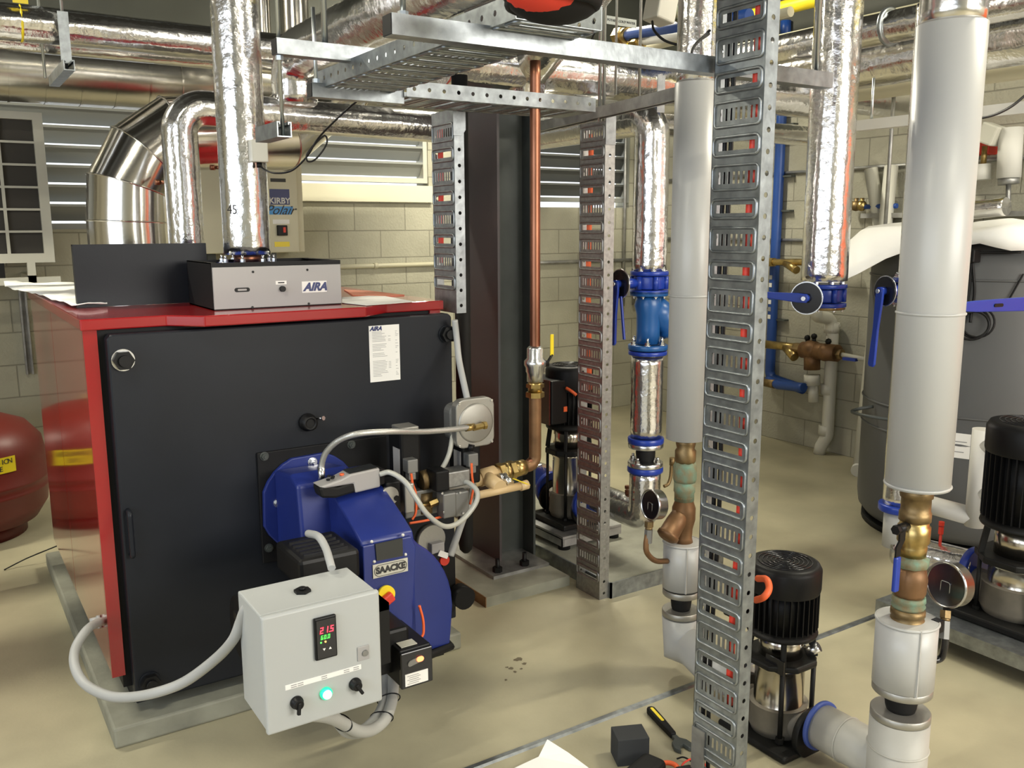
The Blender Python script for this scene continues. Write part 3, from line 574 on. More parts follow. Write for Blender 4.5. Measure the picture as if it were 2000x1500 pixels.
def eP(x,y,d=0): a,b=ep(x,y); return eo+ex*a+ez*b-Y1*d
cx_,cz_=ep(634,1243)
ct=O('temperature_controller',ebx(MB(),cx_-.027,cx_+.027,-.010,.0,cz_-.052,cz_+.052),blackp,dr_,bevel=.003,label='black digital controller')
O('bezel',ebx(MB(),cx_-.023,cx_+.023,-.012,-.0095,cz_-.047,cz_+.047),blackg,dr_)
pp=lambda dx,dz,d=.0125: eo+ex*(cx_+dx)+ez*(cz_+dz)-Y1*d
def seg7(s,cxp,czp,h,mat,nm):
    SEG={'0':'abcdef','1':'bc','2':'abged','3':'abgcd','4':'fgbc','5':'afgcd','6':'afgedc'}
    mb=MB(); w=h*.5; t=h*.13; x=0; n=0
    tot=sum(.55*h*.3 if c=='.' else w+h*.28 for c in s); x=-tot/2
    for c in s:
        if c=='.': 
            mb.prism([(x-.1*h,-h/2),(x+.04*h,-h/2),(x+.04*h,-h/2+t),(x-.1*h,-h/2+t)],pp(cxp,czp),ex,ez,-Y1*.0006); x+=.12*h; continue
        R={'a':(0,h/2-t,w,h/2),'g':(0,-t/2,w,t/2),'d':(0,-h/2,w,-h/2+t),'f':(0,0,t,h/2),'b':(w-t,0,w,h/2),'e':(0,-h/2,t,0),'c':(w-t,-h/2,w,0)}
        for k in SEG[c]:
            a,b,c2,d=R[k]; sh=.12
            mb.prism([(x+a+b*sh,b),(x+c2+b*sh,b),(x+c2+d*sh,d),(x+a+d*sh,d)],pp(cxp,czp),ex,ez,-Y1*.0006)
        x+=w+h*.28
    return O(nm,mb,mat,ct)
seg7('21.5',.004,.022,.015,ledr,'red_digits'); seg7('60.0',-.001,.0045,.010,ledg,'green_digits')
for dx,mt in((-.014,ledg),(-.003,ledo)): O('status_light',MB().cyl(pp(dx,-.007),pp(dx,-.007,.0135),.0022,seg=8),mt,ct)
O('arrow_keys',MB().prism([(0,-.003),(.0035,.003),(-.0035,.003)],pp(-.007,-.026),ex,ez,-Y1*.0008).prism([(0,.003),(.0035,-.003),(-.0035,-.003)],pp(.008,-.025),ex,ez,-Y1*.0008),paper,ct)
a,b=ep(709,1275); O('lock_plate',ebx(MB(),a-.015,a+.015,-.003,0,b-.018,b+.018),inst,dr_,bevel=.001); p=eP(712,1274,.003); O('lock_barrel',MB().cyl(p,p-Y1*.004,.0075,seg=16),alumd,dr_)
a,b=ep(557,1343);c,d=ep(705,1303); zz=(b+d)/2; lsl=O('label_strip',ebx(MB(),a,c,-.0015,0,zz-.0055,zz+.0065),paper,dr_)
mb=MB()
for x_ in(.02,.036,(c-a)*.5,(c-a)*.80,(c-a)*.93):
    for dz in(.0028,-.0022): mb.box(eo+ex*(a+x_)+ez*(zz+dz)-Y1*.0018,(.014,.0006,.0018))
O('print_marks',mb,inkg,lsl)
for x,y,tn in((579,1371,-.15),(693,1335,.55)):
    p=eP(x,y); k=O('selector_switch',MB().lathe(p,-Y1,[(.0155,0),(.0155,.006),(.013,.008),(.012,.018),(.011,.02)],24),blackp,dr_)
    d_=(-ez+ex*tn).normalized(); O('switch_lever',MB().bar(p-Y1*.018-d_*.006,p-Y1*.022+d_*.022,.008,.010,(0,-1,0)),blackp,k,bevel=.002)
p=eP(636,1353); O('lamp_ring',MB().lathe(p,-Y1,[(.0150,0),(.0150,.007),(.0125,.010)],28),glamp,dr_); O('green_lamp',MB().lathe(p-Y1*.008,-Y1,[(.0115,0),(.0105,.006),(.006,.009),(.001,.0095)],24),glampc,dr_,label='lit green indicator lamp')
p=eo+ex*(.5*ew-.012)+Y1*(dep*.52)-ez*.003; O('blanking_plug',MB().cyl(p,p+ez*.006,.021,seg=6,smooth=False).cyl(p+ez*.006,p+ez*.012,.008,seg=12),blackp,en)
# ---- conduits around the box
cable('flexible_conduit','white flexible conduit looping from the boiler side to the white enclosure',[pX(203,1214,bX0),pX(195,1215,bX0-.02),pY(172,1228,2.78),pY(148,1265,2.7),pY(146,1300,2.62),pY(165,1335,2.55),pY(205,1357,2.45),pY(245,1362,2.38),pY(300,1354,2.3),pY(360,1332,2.25),pY(420,1288,2.18),pY(455,1250,2.1),pY(470,1215,2.08),pY(480,1190,2.06),pY(500,1170,2.04)],.0135,conduitw,cat='conduit')
p=pX(196,1214,bX0-.002); O('conduit_gland',MB().cyl(p+V((.002,0,0)),p+V((-.03,0,-.002)),.019,seg=16).cyl(p+V((.0,0,0)),p+V((-.01,0,0)),.023,seg=8),conduitw,None,'cream conduit gland on the red side panel of the boiler','conduit gland')
cable('flexible_conduit','grey conduit arching over the black transformer into the white enclosure top',[pY(602,1042,2.30),pY(622,1048,2.20),pY(636,1070,2.14),pY(643,1092,2.09),pY(648,1110,2.06)],.0105,conduitw,cat='conduit')
c1=[pY(600,1395,2.0),pY(640,1400,2.02),pY(668,1412,2.05),pY(700,1428,2.08),pY(728,1425,2.12),pY(752,1405,2.15),pY(764,1375,2.2),pY(768,1345,2.25),pY(768,1300,2.3)]
c2=[p+V((-.004,.035,-.004)) for p in c1]; c2[4]+=V((-.01,0,-.012)); c2[3]+=V((-.012,0,-.01))
cable('flexible_conduit','front grey conduit of the pair hanging below the white enclosure',c1,.0165,conduit,cat='conduit',group=None,seg=14)
cable('flexible_conduit','rear grey conduit of the pair hanging below the white enclosure',c2,.0165,conduit,cat='conduit',seg=14)
sp=spline(c1,10)
for i,nm in((22,'nearest the enclosure'),(50,'at the lowest bend'),(62,'on the rising side')):
    d=(sp[i+1]-sp[i]).normalized(); o2=V((-.004,.035,-.004)); o2=(o2-d*o2.dot(d)).normalized(); q2=d.cross(o2); ct_=sp[i]+V((-.002,.0175,-.002)); O('cable_tie',MB().tube([ct_+o2*(.0355*math.cos(PI*k/12))+q2*(.0185*math.sin(PI*k/12)) for k in range(25)],.0018,6,cap=False),blackp,None,'black cable tie round the paired grey conduits, '+nm,'cable tie')
# ================================================================ GAS TRAIN
gy=2.65; gt=E('gas_train',(1.5,gy,.60),'gas valve train of actuators, regulator and cream pipe right of the blue burner','gas valve train')
gz=.70
O('pipe',MB().tube([(1.14,2.66,.64),(1.25,gy,.655),(1.40,gy,.685),(1.56,gy,.70),(1.70,gy,.712)],.025,16),gasp,gt,label='cream gas pipe')
O('tee',MB().cyl((1.60,gy,.705),(1.60,gy-.10,.69),.026,seg=16).cyl((1.575,gy,.703),(1.64,gy,.71),.031,seg=16),gasp,gt)
O('test_pipe',MB().cyl(pY(930,968,2.56),pY(1022,948,2.56),.014,seg=14).cyl(pY(1016,950,2.56),pY(1030,946,2.56),.017,seg=14),gasp,gt)
O('test_cock',MB().cyl(pY(983,930,2.6),pY(998,945,2.56),.014,seg=12).cyl(pY(975,935,2.6),pY(988,932,2.6),.018,seg=12),zinc,gt); O('cock_lever',MB().bar(pY(1003,935,2.55),pY(1034,947,2.55),.012,.004),yellow,gt,bevel=.001)
O('union',MB().hexn((1.655,gy,.708),(1.675,gy,.71),.038).cyl((1.675,gy,.71),(1.70,gy,.712),.033,seg=20).hexn((1.70,gy,.712),(1.72,gy,.713),.036).cyl((1.72,gy,.713),(1.765,gy,.716),.029,seg=20),brass,gt)
def gb(nm,x,y,Y,w,d,h,mat,lab=None,bv=.005): p=pY(x,y,Y); return O(nm,MB().box(p,(w,d,h)),mat,gt,label=lab,bevel=bv)
for (x,y0,y1,nm) in((797,838,940,'rear'),(915,858,942,'front')):
    a=pY(x,y0,gy);b=pY(x,y1,gy); w_=.085
    o=O('valve_actuator',MB().bx((a.x-w_/2,gy-.03,b.z),(a.x+w_/2-.01,gy+.07,a.z)),blackp,gt,bevel=.01,label='tall black valve actuator')
    O('actuator_cap',MB().bx((a.x-w_/2+.004,gy-.025,a.z-.002),(a.x+w_/2-.014,gy+.05,a.z+.012)),alum,o,bevel=.004)
    O('side_label',MB().bx((a.x-w_/2-.001,gy-.02,b.z+.03),(a.x-w_/2+.001,gy+.03,b.z+.12)),inst,o)
    c=pY(x+4,910 if nm=='rear' else 898,gy-.05); O('plug_connector',MB().bx((c.x-.018,gy-.07,c.z-.02),(c.x+.02,gy-.03,c.z+.025)).bx((c.x-.012,gy-.065,c.z-.045),(c.x+.014,gy-.035,c.z-.02)),alumd,o,bevel=.003)
gb('valve_body',815,975,gy,.14,.10,.09,alumd); gb('valve_body',890,945,gy+.02,.12,.09,.06,alum)
gb('motor_cover',760,967,2.57,.05,.07,.105,blackp,'black servo motor'); p=pY(757,966,2.55); O('servo_disc',MB().cyl(p,p-Y1*.02,.030,seg=24),alum,gt)
gb('servo_plate',772,970,2.545,.03,.012,.09,inst); p=pY(773,972,2.535); O('servo_shaft',MB().cyl(p,p-Y1*.01,.009,seg=14),blackp,gt)
gb('servo_side',790,968,2.58,.035,.08,.10,alum)
gb('pressure_switch_cover',880,932,2.58,.115,.07,.055,galvs,'zinc-plated switch cover'); gb('switch_side',855,935,2.575,.05,.075,.07,blackp)
gb('pressure_switch',872,984,2.545,.05,.05,.085,alumd); gb('pressure_switch',897,981,2.545,.055,.045,.085,alumd)
for x,y in((863,963),(866,1000),(898,962),(904,1002)): p=pY(x,y,2.52); O('switch_screw',MB().cyl(p,p-Y1*.004,.004,seg=8),zinc,gt)
p=pY(838,985,2.56); O('brass_elbow',MB().cyl(p-V((.05,0,0)),p,.008,seg=10).hexn(p,p+V((.03,0,.006)),.013),brass,gt); O('impulse_pipe',MB().tube(spline([pY(792,995,2.56),pY(815,992,2.56),pY(836,985,2.56)]),.007,8),copper,gt)
O('gas_filter',MB().cyl(pY(828,960,2.62),pY(828,1000,2.62),.03,seg=20).cyl(pY(820,940,2.62),pY(840,935,2.62),.034,seg=20),brassd,gt)
# square-cornered diaphragm housing
p=pY(929,826,2.60); dh=O('air_pressure_housing',MB().prism(rrect(.152,.170,.03),p,X1,Z1,(0,.035,0)),alum,gt,bevel=.004,label='grey cast diaphragm housing'); O('housing_disc',MB().lathe(p+V((0,.002,0)),-Y1,[(.07,0),(.068,.006),(.062,.008),(.001,.010)],40),alum,dh)
O('housing_back',MB().prism(rrect(.12,.13,.03),p+V((-.02,.035,0)),X1,Z1,(0,.05,0)),alumd,dh,bevel=.006)
for sx in(-1,1):
    for sz in(-1,1): q_=p+V((sx*.064,0,sz*.073)); O('housing_screw',MB().cyl(q_,q_-Y1*.004,.0045,seg=8),zinc,dh)
n0=pY(934,833,2.585); O('brass_nozzle',MB().hexn(n0+V((-.028,-.01,0)),n0+V((.012,-.012,.004)),.011).hexn(n0+V((.012,-.012,.004)),n0+V((.024,-.012,.005)),.014),brass,dh)
hz_=E('air_pressure_switch',(1.33,2.6,.45),'round grey air switch with a red and white button behind the blue fan casing','pressure switch')
p=pY(836,1050,2.66); O('disc',MB().cyl(p,p-Y1*.03,.052,seg=30),alum,hz_); p=pY(852,1068,2.62); O('switch_box',MB().box(p,(.05,.03,.035)),inst,hz_,bevel=.003)
p=pY(866,1093,2.62); O('red_button',MB().cyl(p,p-Y1*.012,.018,seg=20),redcab,hz_); p=pY(876,1130,2.64); O('mounting_plate',MB().box(p,(.05,.01,.20)),blackp,hz_); O('white_tab',MB().box(pY(866,1083,2.60),(.04,.004,.02),Matrix.Rotation(.5,3,'Y')),paper,hz_)
p=pY(895,1160,2.62);O('end_cover',MB().cyl(p,p+V((.0,-.05,0)),.04,seg=20),blackp,hz_)
# handheld manometer lying on the burner
mA=pY(618,958,2.52); mB=pY(736,933,2.56); d=(mB-mA); d.normalize()
mt_=E('handheld_manometer',tuple(mA.lerp(mB,.5)-V((0,0,.03))),'grey and black handheld pressure meter lying on top of the burner','meter')
sd=V((0,1,0)); u_=d.cross(sd)*-1; u_=V((-d.z,0,d.x)); vd=d.cross(u_)
L_=(mB-mA).length
def mpoly(pr,off,w,mat,nm,bv=.006,lab=None): 
    return O(nm,MB().prism(pr,mA+vd*off if False else mA+Y1*(off),d,u_,Y1*w),mat,mt_,bevel=bv,label=lab)
mpoly([(0,.012),(.01,-.022),(.06,-.032),(L_*.62,-.026),(L_*.62,.012),(L_*.3,.004),(.02,.018)],-.022,.06,blackr,'rubber_grip',.008)
mpoly([(.0,.016),(.03,.020),(L_*.35,.026),(L_*.5,.036),(L_,.038),(L_+.002,-.026),(L_*.58,-.028),(L_*.55,.004),(L_*.3,.006),(.02,.008)],-.024,.064,inst,'case',.006,'pale grey case')
O('display',MB().prism([(L_*.5,.0375),(L_*.97,.0395),(L_*.97,.041),(L_*.5,.039)],mA-Y1*.018,d,u_,Y1*.052),screen,mt_)
for i,(k,w_) in enumerate(((.2,0),(.24,.014),(.24,-.014),(.28,0))): q_=mA+d*(L_*k)+u_*(.023+.006*(i>0))+Y1*(.006+w_); O('key',MB().cyl(q_,q_+u_*.004,.006,seg=10),blackp,mt_)
q_=mA+d*(L_*.42)+u_*.030+Y1*(.004); O('orange_key',MB().cyl(q_,q_+u_*.006,.007,seg=10),orange,mt_)
O('connector_block',MB().prism([(L_,.034),(L_+.022,.030),(L_+.022,-.02),(L_,-.022)],mA-Y1*.02,d,u_,Y1*.055),blackp,mt_,bevel=.003)
hp=[pY(628,925,2.60),pY(629,905,2.60),pY(638,882,2.58),pY(662,860,2.54),pY(700,847,2.50),pY(760,843,2.50),pY(830,843,2.54),pY(890,838,2.56),pY(920,834,2.57)]
bh=cable('braided_hose','braided steel hose arching from the burner top to the diaphragm housing',hp,.0095,braid,cat='hose',seg=14)
O('hose_ferrule',MB().cyl(hp[0]+V((0,0,-.025)),hp[0]+V((0,0,.02)),.0115,seg=14),zinc,bh); O('hose_ferrule',MB().cyl(hp[-1]+V((-.022,0,-.001)),hp[-1]+V((.012,0,0)),.012,seg=14),brass,bh)
cable('clear_hose','translucent tube looping from the handheld meter down to the gas valves',[pY(742,926,2.54),pY(762,923,2.52),pY(790,940,2.48),pY(812,972,2.45),pY(835,1005,2.44),pY(868,1028,2.45),pY(900,1018,2.46),pY(928,985,2.47),pY(932,960,2.49),pY(915,943,2.53),pY(905,943,2.56)],.0085,clear,cat='tube',seg=14)
cable('clear_hose','translucent tube from behind the diaphragm housing down to the gas pipe',[pY(888,815,2.66),pY(884,850,2.64),pY(876,890,2.62),pY(858,922,2.62),pY(838,935,2.62)],.0085,clear,cat='tube',seg=12)
for pts,lb in (([(803,925),(806,945),(812,965),(812,1000),(805,1015)],'orange cable dropping from the left valve plug'),([(921,905),(922,930),(924,955),(918,985)],'orange cable dropping from the right valve plug'),([(800,1022),(830,1017),(860,1010),(882,1004)],'orange cable running along under the gas valves'),([(819,1183),(826,1210),(827,1235),(823,1245)],'short orange cable against the blue fan casing')):
    cable('orange_cable',lb,[pY(x,y,2.55 if y<1100 else 2.31) for x,y in pts],.0042,orange)
cable('grey_conduit','pale conduit hanging beside the boiler door above the diaphragm housing',[pY(888,625,2.80),pY(892,660,2.80),pY(896,700,2.76),pY(904,740,2.70),pY(914,785,2.64)],.0115,conduitw,cat='conduit')
cable('grey_conduit','pale conduit descending from the gas valves to behind the fan casing',[pY(924,955,2.60),pY(915,985,2.60),pY(900,1025,2.60),pY(890,1055,2.60),pY(880,1085,2.60)],.013,conduitw,cat='conduit')
O('conduit_ferrule',MB().cyl(pY(921,868,2.6),pY(918,880,2.6),.012),blackp,gt)
O('insulated_pipe',MB().pl(pY(910,1079,3.1),V((pY(910,1079,3.1).x,3.1,2.15)),[(.012,0),(.026,.008),(.031,.025),(.031,1)],24),blackr,None,'black insulated pipe hanging between the boiler and the steel column','pipe')
# ================================================================ COLUMN
cX,cY=2.093,3.345; cw=.20; chh=.26
sc=E('steel_column',(cX+cw/2,cY+chh/2,.05),'dark primed steel H column on a bolted base plate','column')
O('flange_plate',MB().bx((cX,cY,.05),(cX+.012,cY+chh,ZC)),redox,sc,label='reddish-brown flange'); O('flange_plate',MB().bx((cX+cw-.012,cY,.05),(cX+cw,cY+chh,ZC)),steeld,sc)
O('web_plate',MB().bx((cX+.012,cY+.09,.05),(cX+cw-.012,cY+.10,ZC)),steeld,sc)
O('base_plate',MB().bx((cX-.12,cY-.14,.045),(cX+cw-.02,cY+chh+.08,.06)),galvd,sc)
O('grout_pad',MB().bx((1.845,3.057,0),(2.28,3.72,.045)),plinthm,sc)
O('rusty_edge',MB().bx((1.841,3.057,0),(1.845,3.72,.046)),bronze,sc)
for dx,dy in((-.075,-.10),(.07,-.10),(-.085,chh+.05),(cw-.05,chh+.05)):
    O('anchor_bolt',MB().cyl((cX+dx,cY+dy,.05),(cX+dx,cY+dy,.12),.010,seg=10).hexn((cX+dx,cY+dy,.055),(cX+dx,cY+dy,.082),.022),blackp,sc)
# copper gas pipe
cpx,cpy=1.815,2.65
zt=pY(1046,165,cpy).z
cp=E('copper_pipe',(cpx,cpy,.70),'tall copper pipe standing in front of the steel column','pipe')
O('tube',MB().tube(fillet([(cpx,cpy,2.14),(cpx,cpy,.74),(cpx-.04,cpy,.716)],.03,.05),.0185,18),copper,cp)
zs=lambda y:pY(1042,y,cpy).z
O('lower_tube',MB().tube(fillet([(cpx,cpy,zs(745)),(cpx,cpy,.717),(cpx-.05,cpy,.717)],.035,.03),.0225,18),bronze,cp,label='stained lower copper tube')
vb=E('ball_valve',(cpx,cpy,zs(745)),'chrome ball valve with yellow lever on the copper pipe','valve')
O('valve_body',MB().lathe((cpx,cpy,zs(745)),Z1,[(.030,0),(.030,.03),(.034,.035),(.034,.05),(.040,.06),(.040,.075),(.030,.085),(.030,.12),(.026,.125),(.020,.13)],24),zinc,vb)
O('valve_stem',MB().cyl((cpx,cpy,zs(712)),(cpx+.05,cpy-.01,zs(712)),.012,seg=12).tube([(cpx+.045,cpy-.01,zs(712)),(cpx+.05,cpy-.01,zs(708)),(cpx+.068,cpy-.01,zs(695))],.005,8),blackp,vb)
O('lever',MB().bar((cpx+.067,cpy-.01,zs(697)),(cpx+.067,cpy-.01,zs(655)),.014,.006,(0,1,0)),yellow,vb,bevel=.002)
O('brass_union',MB().hexn((cpx,cpy,zs(776)),(cpx,cpy,zs(766)),.034).cyl((cpx,cpy,zs(766)),(cpx,cpy,zs(745)),.026).hexn((cpx,cpy,zs(757)),(cpx,cpy,zs(750)),.033),brass,cp)
# ================================================================ CABLE TRAYS
def tray(name,label,o,u,v,n,L,W,fh,rows,p,holes,mat=galv,slot=.66,sh=.020,rim=True,start=0,trim=None,group=None,nslot=8,cat='cable tray'):
    o=V(o);u=V(u);v=V(v);n=V(n); t=E(name,tuple(o+v*W/2),label,cat,group)
    mb=MB(); rb=MB()
    def pl(u0,u1,v0,v1): mb.add([o+u*a+v*b for a,b in((u0,v0),(u1,v0),(u1,v1),(u0,v1))],[(0,1,2,3)])
    m=(1-slot)/2*W
    for i in range(rows):
        a=start+i*p; c=a+p/2
        if i%2==0:
            h=sh/2; pl(a,c-h,0,W); pl(c+h,a+p,0,W); pl(c-h,c+h,0,m); pl(c-h,c+h,W-m,W)
            if rim:
                st=rrect(W*.92,p*.60,.012,4); rb.tube([o+u*(c+b_)+v*(W/2+a_)-n*.001 for a_,b_ in st+[st[0]]],.0042,6,cap=False)
        else:
            h=sh*.72; sw=W*slot*1.08/nslot; m2=(W-sw*nslot)/2
            pl(a,c-h,0,W); pl(c+h,a+p,0,W)
            pl(c-h,c+h,0,m2)
            for k in range(nslot): pl(c-h,c+h,m2+sw*(k+.48),m2+sw*(k+1) if k<nslot-1 else W)
            if rim:
                st=rrect(W*.92,p*.78,.010,3); rb.tube([o+u*(c+b_)+v*(W/2+a_)-n*.001 for a_,b_ in st+[st[0]]],.0036,6,cap=False)
    if L>rows*p+start: pl(start+rows*p,L,0,W)
    if start>0: pl(0,start,0,W)
    wb_=O('slotted_web',mb,mat,t,solid=.0016)
    if rim: O('pressed_rim',rb,mat,wb_)
    for s_ in (0,1):
        fb=MB(); base=o+v*(W*s_); k=int(L/holes); hl=L/k
        for i in range(k):
            a=i*hl; cc=base+u*(a+hl/2)+n*(fh*.5); r=.0068
            outr=[(hl/2,0),(hl/2,fh/2),(0,fh/2),(-hl/2,fh/2),(-hl/2,0),(-hl/2,-fh/2),(0,-fh/2),(hl/2,-fh/2)]
            vs=[cc+u*a_+n*b_ for a_,b_ in outr]+[cc+u*(r*math.cos(PI/4*j))+n*(r*math.sin(PI/4*j)) for j in range(8)]
            fb.add(vs,[(j,(j+1)%8,8+(j+1)%8,8+j) for j in range(8)])
        O('side_flange',fb,mat,t,solid=.0016)
    return t
ftx=1.70; fy0=1.528; fy1=1.690
tray('cable_tray','wide galvanised cable tray standing upright, nearest and tallest in the foreground',(ftx,fy0,0),Z1,Y1,X1,2.80,fy1-fy0,.042,35,.0764,.0508,slot=.74,sh=.0205,start=.0565)
mty0,mty1=2.857,3.02
tray('cable_tray','upright cable tray on the floor between the steel column and the blue valves',(2.29,mty0,0),Z1,Y1,X1,1.99,mty1-mty0,.05,26,.0740,.052,galvs,slot=.74,sh=.0205,start=.061)
hz0=pY(893,628,2.85).z
tray('cable_tray','short upright cable tray ending above the right corner of the boiler',(1.605,2.85,hz0+.03),Z1,Y1,X1,1.99-hz0-.03,.165,.04,8,.0762,.052,galv,slot=.74,sh=.0205,start=1.533-hz0-.03-.0381-.1524)
otx=1.05; otw=pZ(930,100,1.995).x-otx
tray('cable_tray','overhead cable tray with bright punched side, running towards the viewer',(otx,1.60,1.995),Y1,X1,Z1,1.12,max(.22,min(.4,otw)),.05,14,.0762,.052,galv)
tray('cable_tray','overhead cross tray with punched side joining the tops of two upright trays',(1.31,2.62,1.985),X1,Y1,Z1,.745,.22,.046,9,.0762,.052,galv)
O('bracket_plate',MB().bx((ftx-.006,fy1-.05,.06),(ftx-.001,fy1-.002,.19)),galvd,None,'small dull bracket plate at the foot of the foreground tray','bracket')
O('joint_plate',MB().prism([(0,0),(.035,0),(.05,.02),(.05,.12),(0,.12)],(1.60,2.844,1.90),X1,Z1,(0,.004,0)),galv,None,'bolted corner plate joining the short tray to the cross tray','bracket')
O('joint_plate',MB().prism([(0,0),(.05,0),(.05,.12),(.02,.14),(0,.12)],(2.29,2.852,1.90),X1,Z1,(0,.003,0)),galv,None,'bolted corner plate at the top of the middle upright tray','bracket')
# cables seen through the slots
def run(nm,lb,x,y,z0,z1,r,mat): O(nm,MB().tube([(x+.003*math.sin(z*7+y*9),y+.004*math.sin(z*5),z) for z in [z0+(z1-z0)*i/30 for i in range(31)]],r,10),mat,None,lb,'cable')
run('red_conduit','red-orange conduit clipped inside the foreground tray',ftx+.018,fy0+.042,.3,2.7,.010,redcab)
run('black_cable','left black cable inside the foreground tray',ftx+.014,fy1-.03,.02,2.7,.006,blackp); run('black_cable','right black cable inside the foreground tray',ftx+.014,fy1-.05,.02,2.7,.006,blackp)
run('orange_conduit','orange conduit inside the middle upright tray',2.31,mty1-.045,.9,1.95,.011,orange)
run('black_cable','black cable at the near edge of the middle upright tray',2.31,mty0+.02,.3,1.95,.006,blackp)
run('red_conduit','red conduit inside the short tray over the boiler corner',1.622,2.985,1.45,1.98,.010,redcab); run('black_cable','black cable inside the short tray over the boiler corner',1.62,2.89,1.30,1.98,.006,blackp)
# channels (struts)
def strutE(nm,lb,p0,p1,upv=(0,0,1),w=.041,h=.041,mat=galv,cap=None,cat='steel channel'):
    t=E(nm,tuple(V(p0)),lb,cat); O('channel',MB().strut(p0,p1,w,h,upv),mat,t)
    if cap:
        d=(V(p1)-V(p0)).normalized(); O('end_cap',MB().bar(V(p0)-d*.002,V(p0)+d*.004,w*.94,h*.94),blackp,t)
    return t
a=pY(757,54,1.72); b=pY(1615,155,1.72); zc_=(a.z+b.z)/2
tC=strutE('support_channel','long galvanised channel crossing the foreground under the overhead tray',(a.x,1.72,zc_),(b.x,1.72,zc_),cap=True)
q_=pY(787,20,1.72); O('hanger_rod',MB().cyl((q_.x,1.72,zc_+.015),(q_.x,1.72,ZC),.006,seg=8).hexn((q_.x,1.72,zc_+.02),(q_.x,1.72,zc_+.03),.011),wire,tC)
q_=pY(1597,80,1.72); O('hanger_rod',MB().cyl((q_.x,1.72,zc_+.015),(q_.x,1.72,ZC),.006,seg=8),wire,tC)
a=pY(607,166,2.65); tB=strutE('support_channel','short channel left of the cross tray, carrying the overhead tray end',(a.x,2.66,1.985-.001),(1.31,2.66,1.985-.001),cap=True)
q_=pY(616,130,2.66); O('hanger_rod',MB().cyl((q_.x,2.66,1.97),(q_.x,2.66,2.22),.006,seg=8).hexn((q_.x,2.66,2.006),(q_.x,2.66,2.018),.011),wire,tB)
a=C0+ray(536,91)/F*2.4; tA=strutE('support_channel','upper channel above the overhead tray, left of centre top',(a.x,a.y,a.z+.0),(a.x+.42,a.y,a.z),cap=True)
O('hanger_rod',MB().cyl((a.x+.012,a.y,a.z-.235),(a.x+.012,a.y,ZC),.0055,seg=8).hexn((a.x+.012,a.y,a.z-.034),(a.x+.012,a.y,a.z-.022),.011),wire,tA)
q_=pY(633,40,a.y); O('hanger_rod',MB().cyl((q_.x,a.y,a.z),(q_.x,a.y,ZC),.009,seg=8),wire,tA)
O('short_channel',MB().strut((a.x+.01,a.y-.02,a.z-.215),(a.x+.01,a.y+.17,a.z-.215),.041,.041),galv,None,'short stub channel hung on a rod beside the foil riser','steel channel')
a=pZ(1050,250,2.02);b=pZ(1332,182,2.02); a.z=b.z=2.02
O('bearer_channel',MB().strut(a,b,.041,.041,(0,0,-1)),galvd,None,'dull dark channel running diagonally over the middle upright tray','steel channel')
p=pY(505,295,3.1); sb=E('sensor_box',(p.x,3.1,p.z-.04),'small cream sensor box strapped on the foil riser','sensor')
O('case',MB().box(p,(.055,.04,.075)),creamw,sb,bevel=.004); O('gland',MB().cyl(p+V((0,0,-.038)),p+V((0,0,-.055)),.009),blackp,sb)
sy=2.9
cable('black_cable','black cable looping from the sensor box up to the support channel',[pY(506,318,3.1),pY(515,330,3.08),pY(537,338,3.0),pY(570,333,2.95),pY(600,305,2.9),pY(620,272,2.88),pY(650,240,2.8),pY(680,212,2.75),pY(703,193,2.68)],.0032,blackp,n=12)
O('cable_coil',MB().tube(spline([pY(x,y,2.89) for x,y in((600,303),(612,285),(633,265),(639,275),(632,292),(615,312),(601,315),(600,300),(618,278),(634,264))],8),.003,6),blackp,None,'loose loop tied into the black sensor cable','cable')
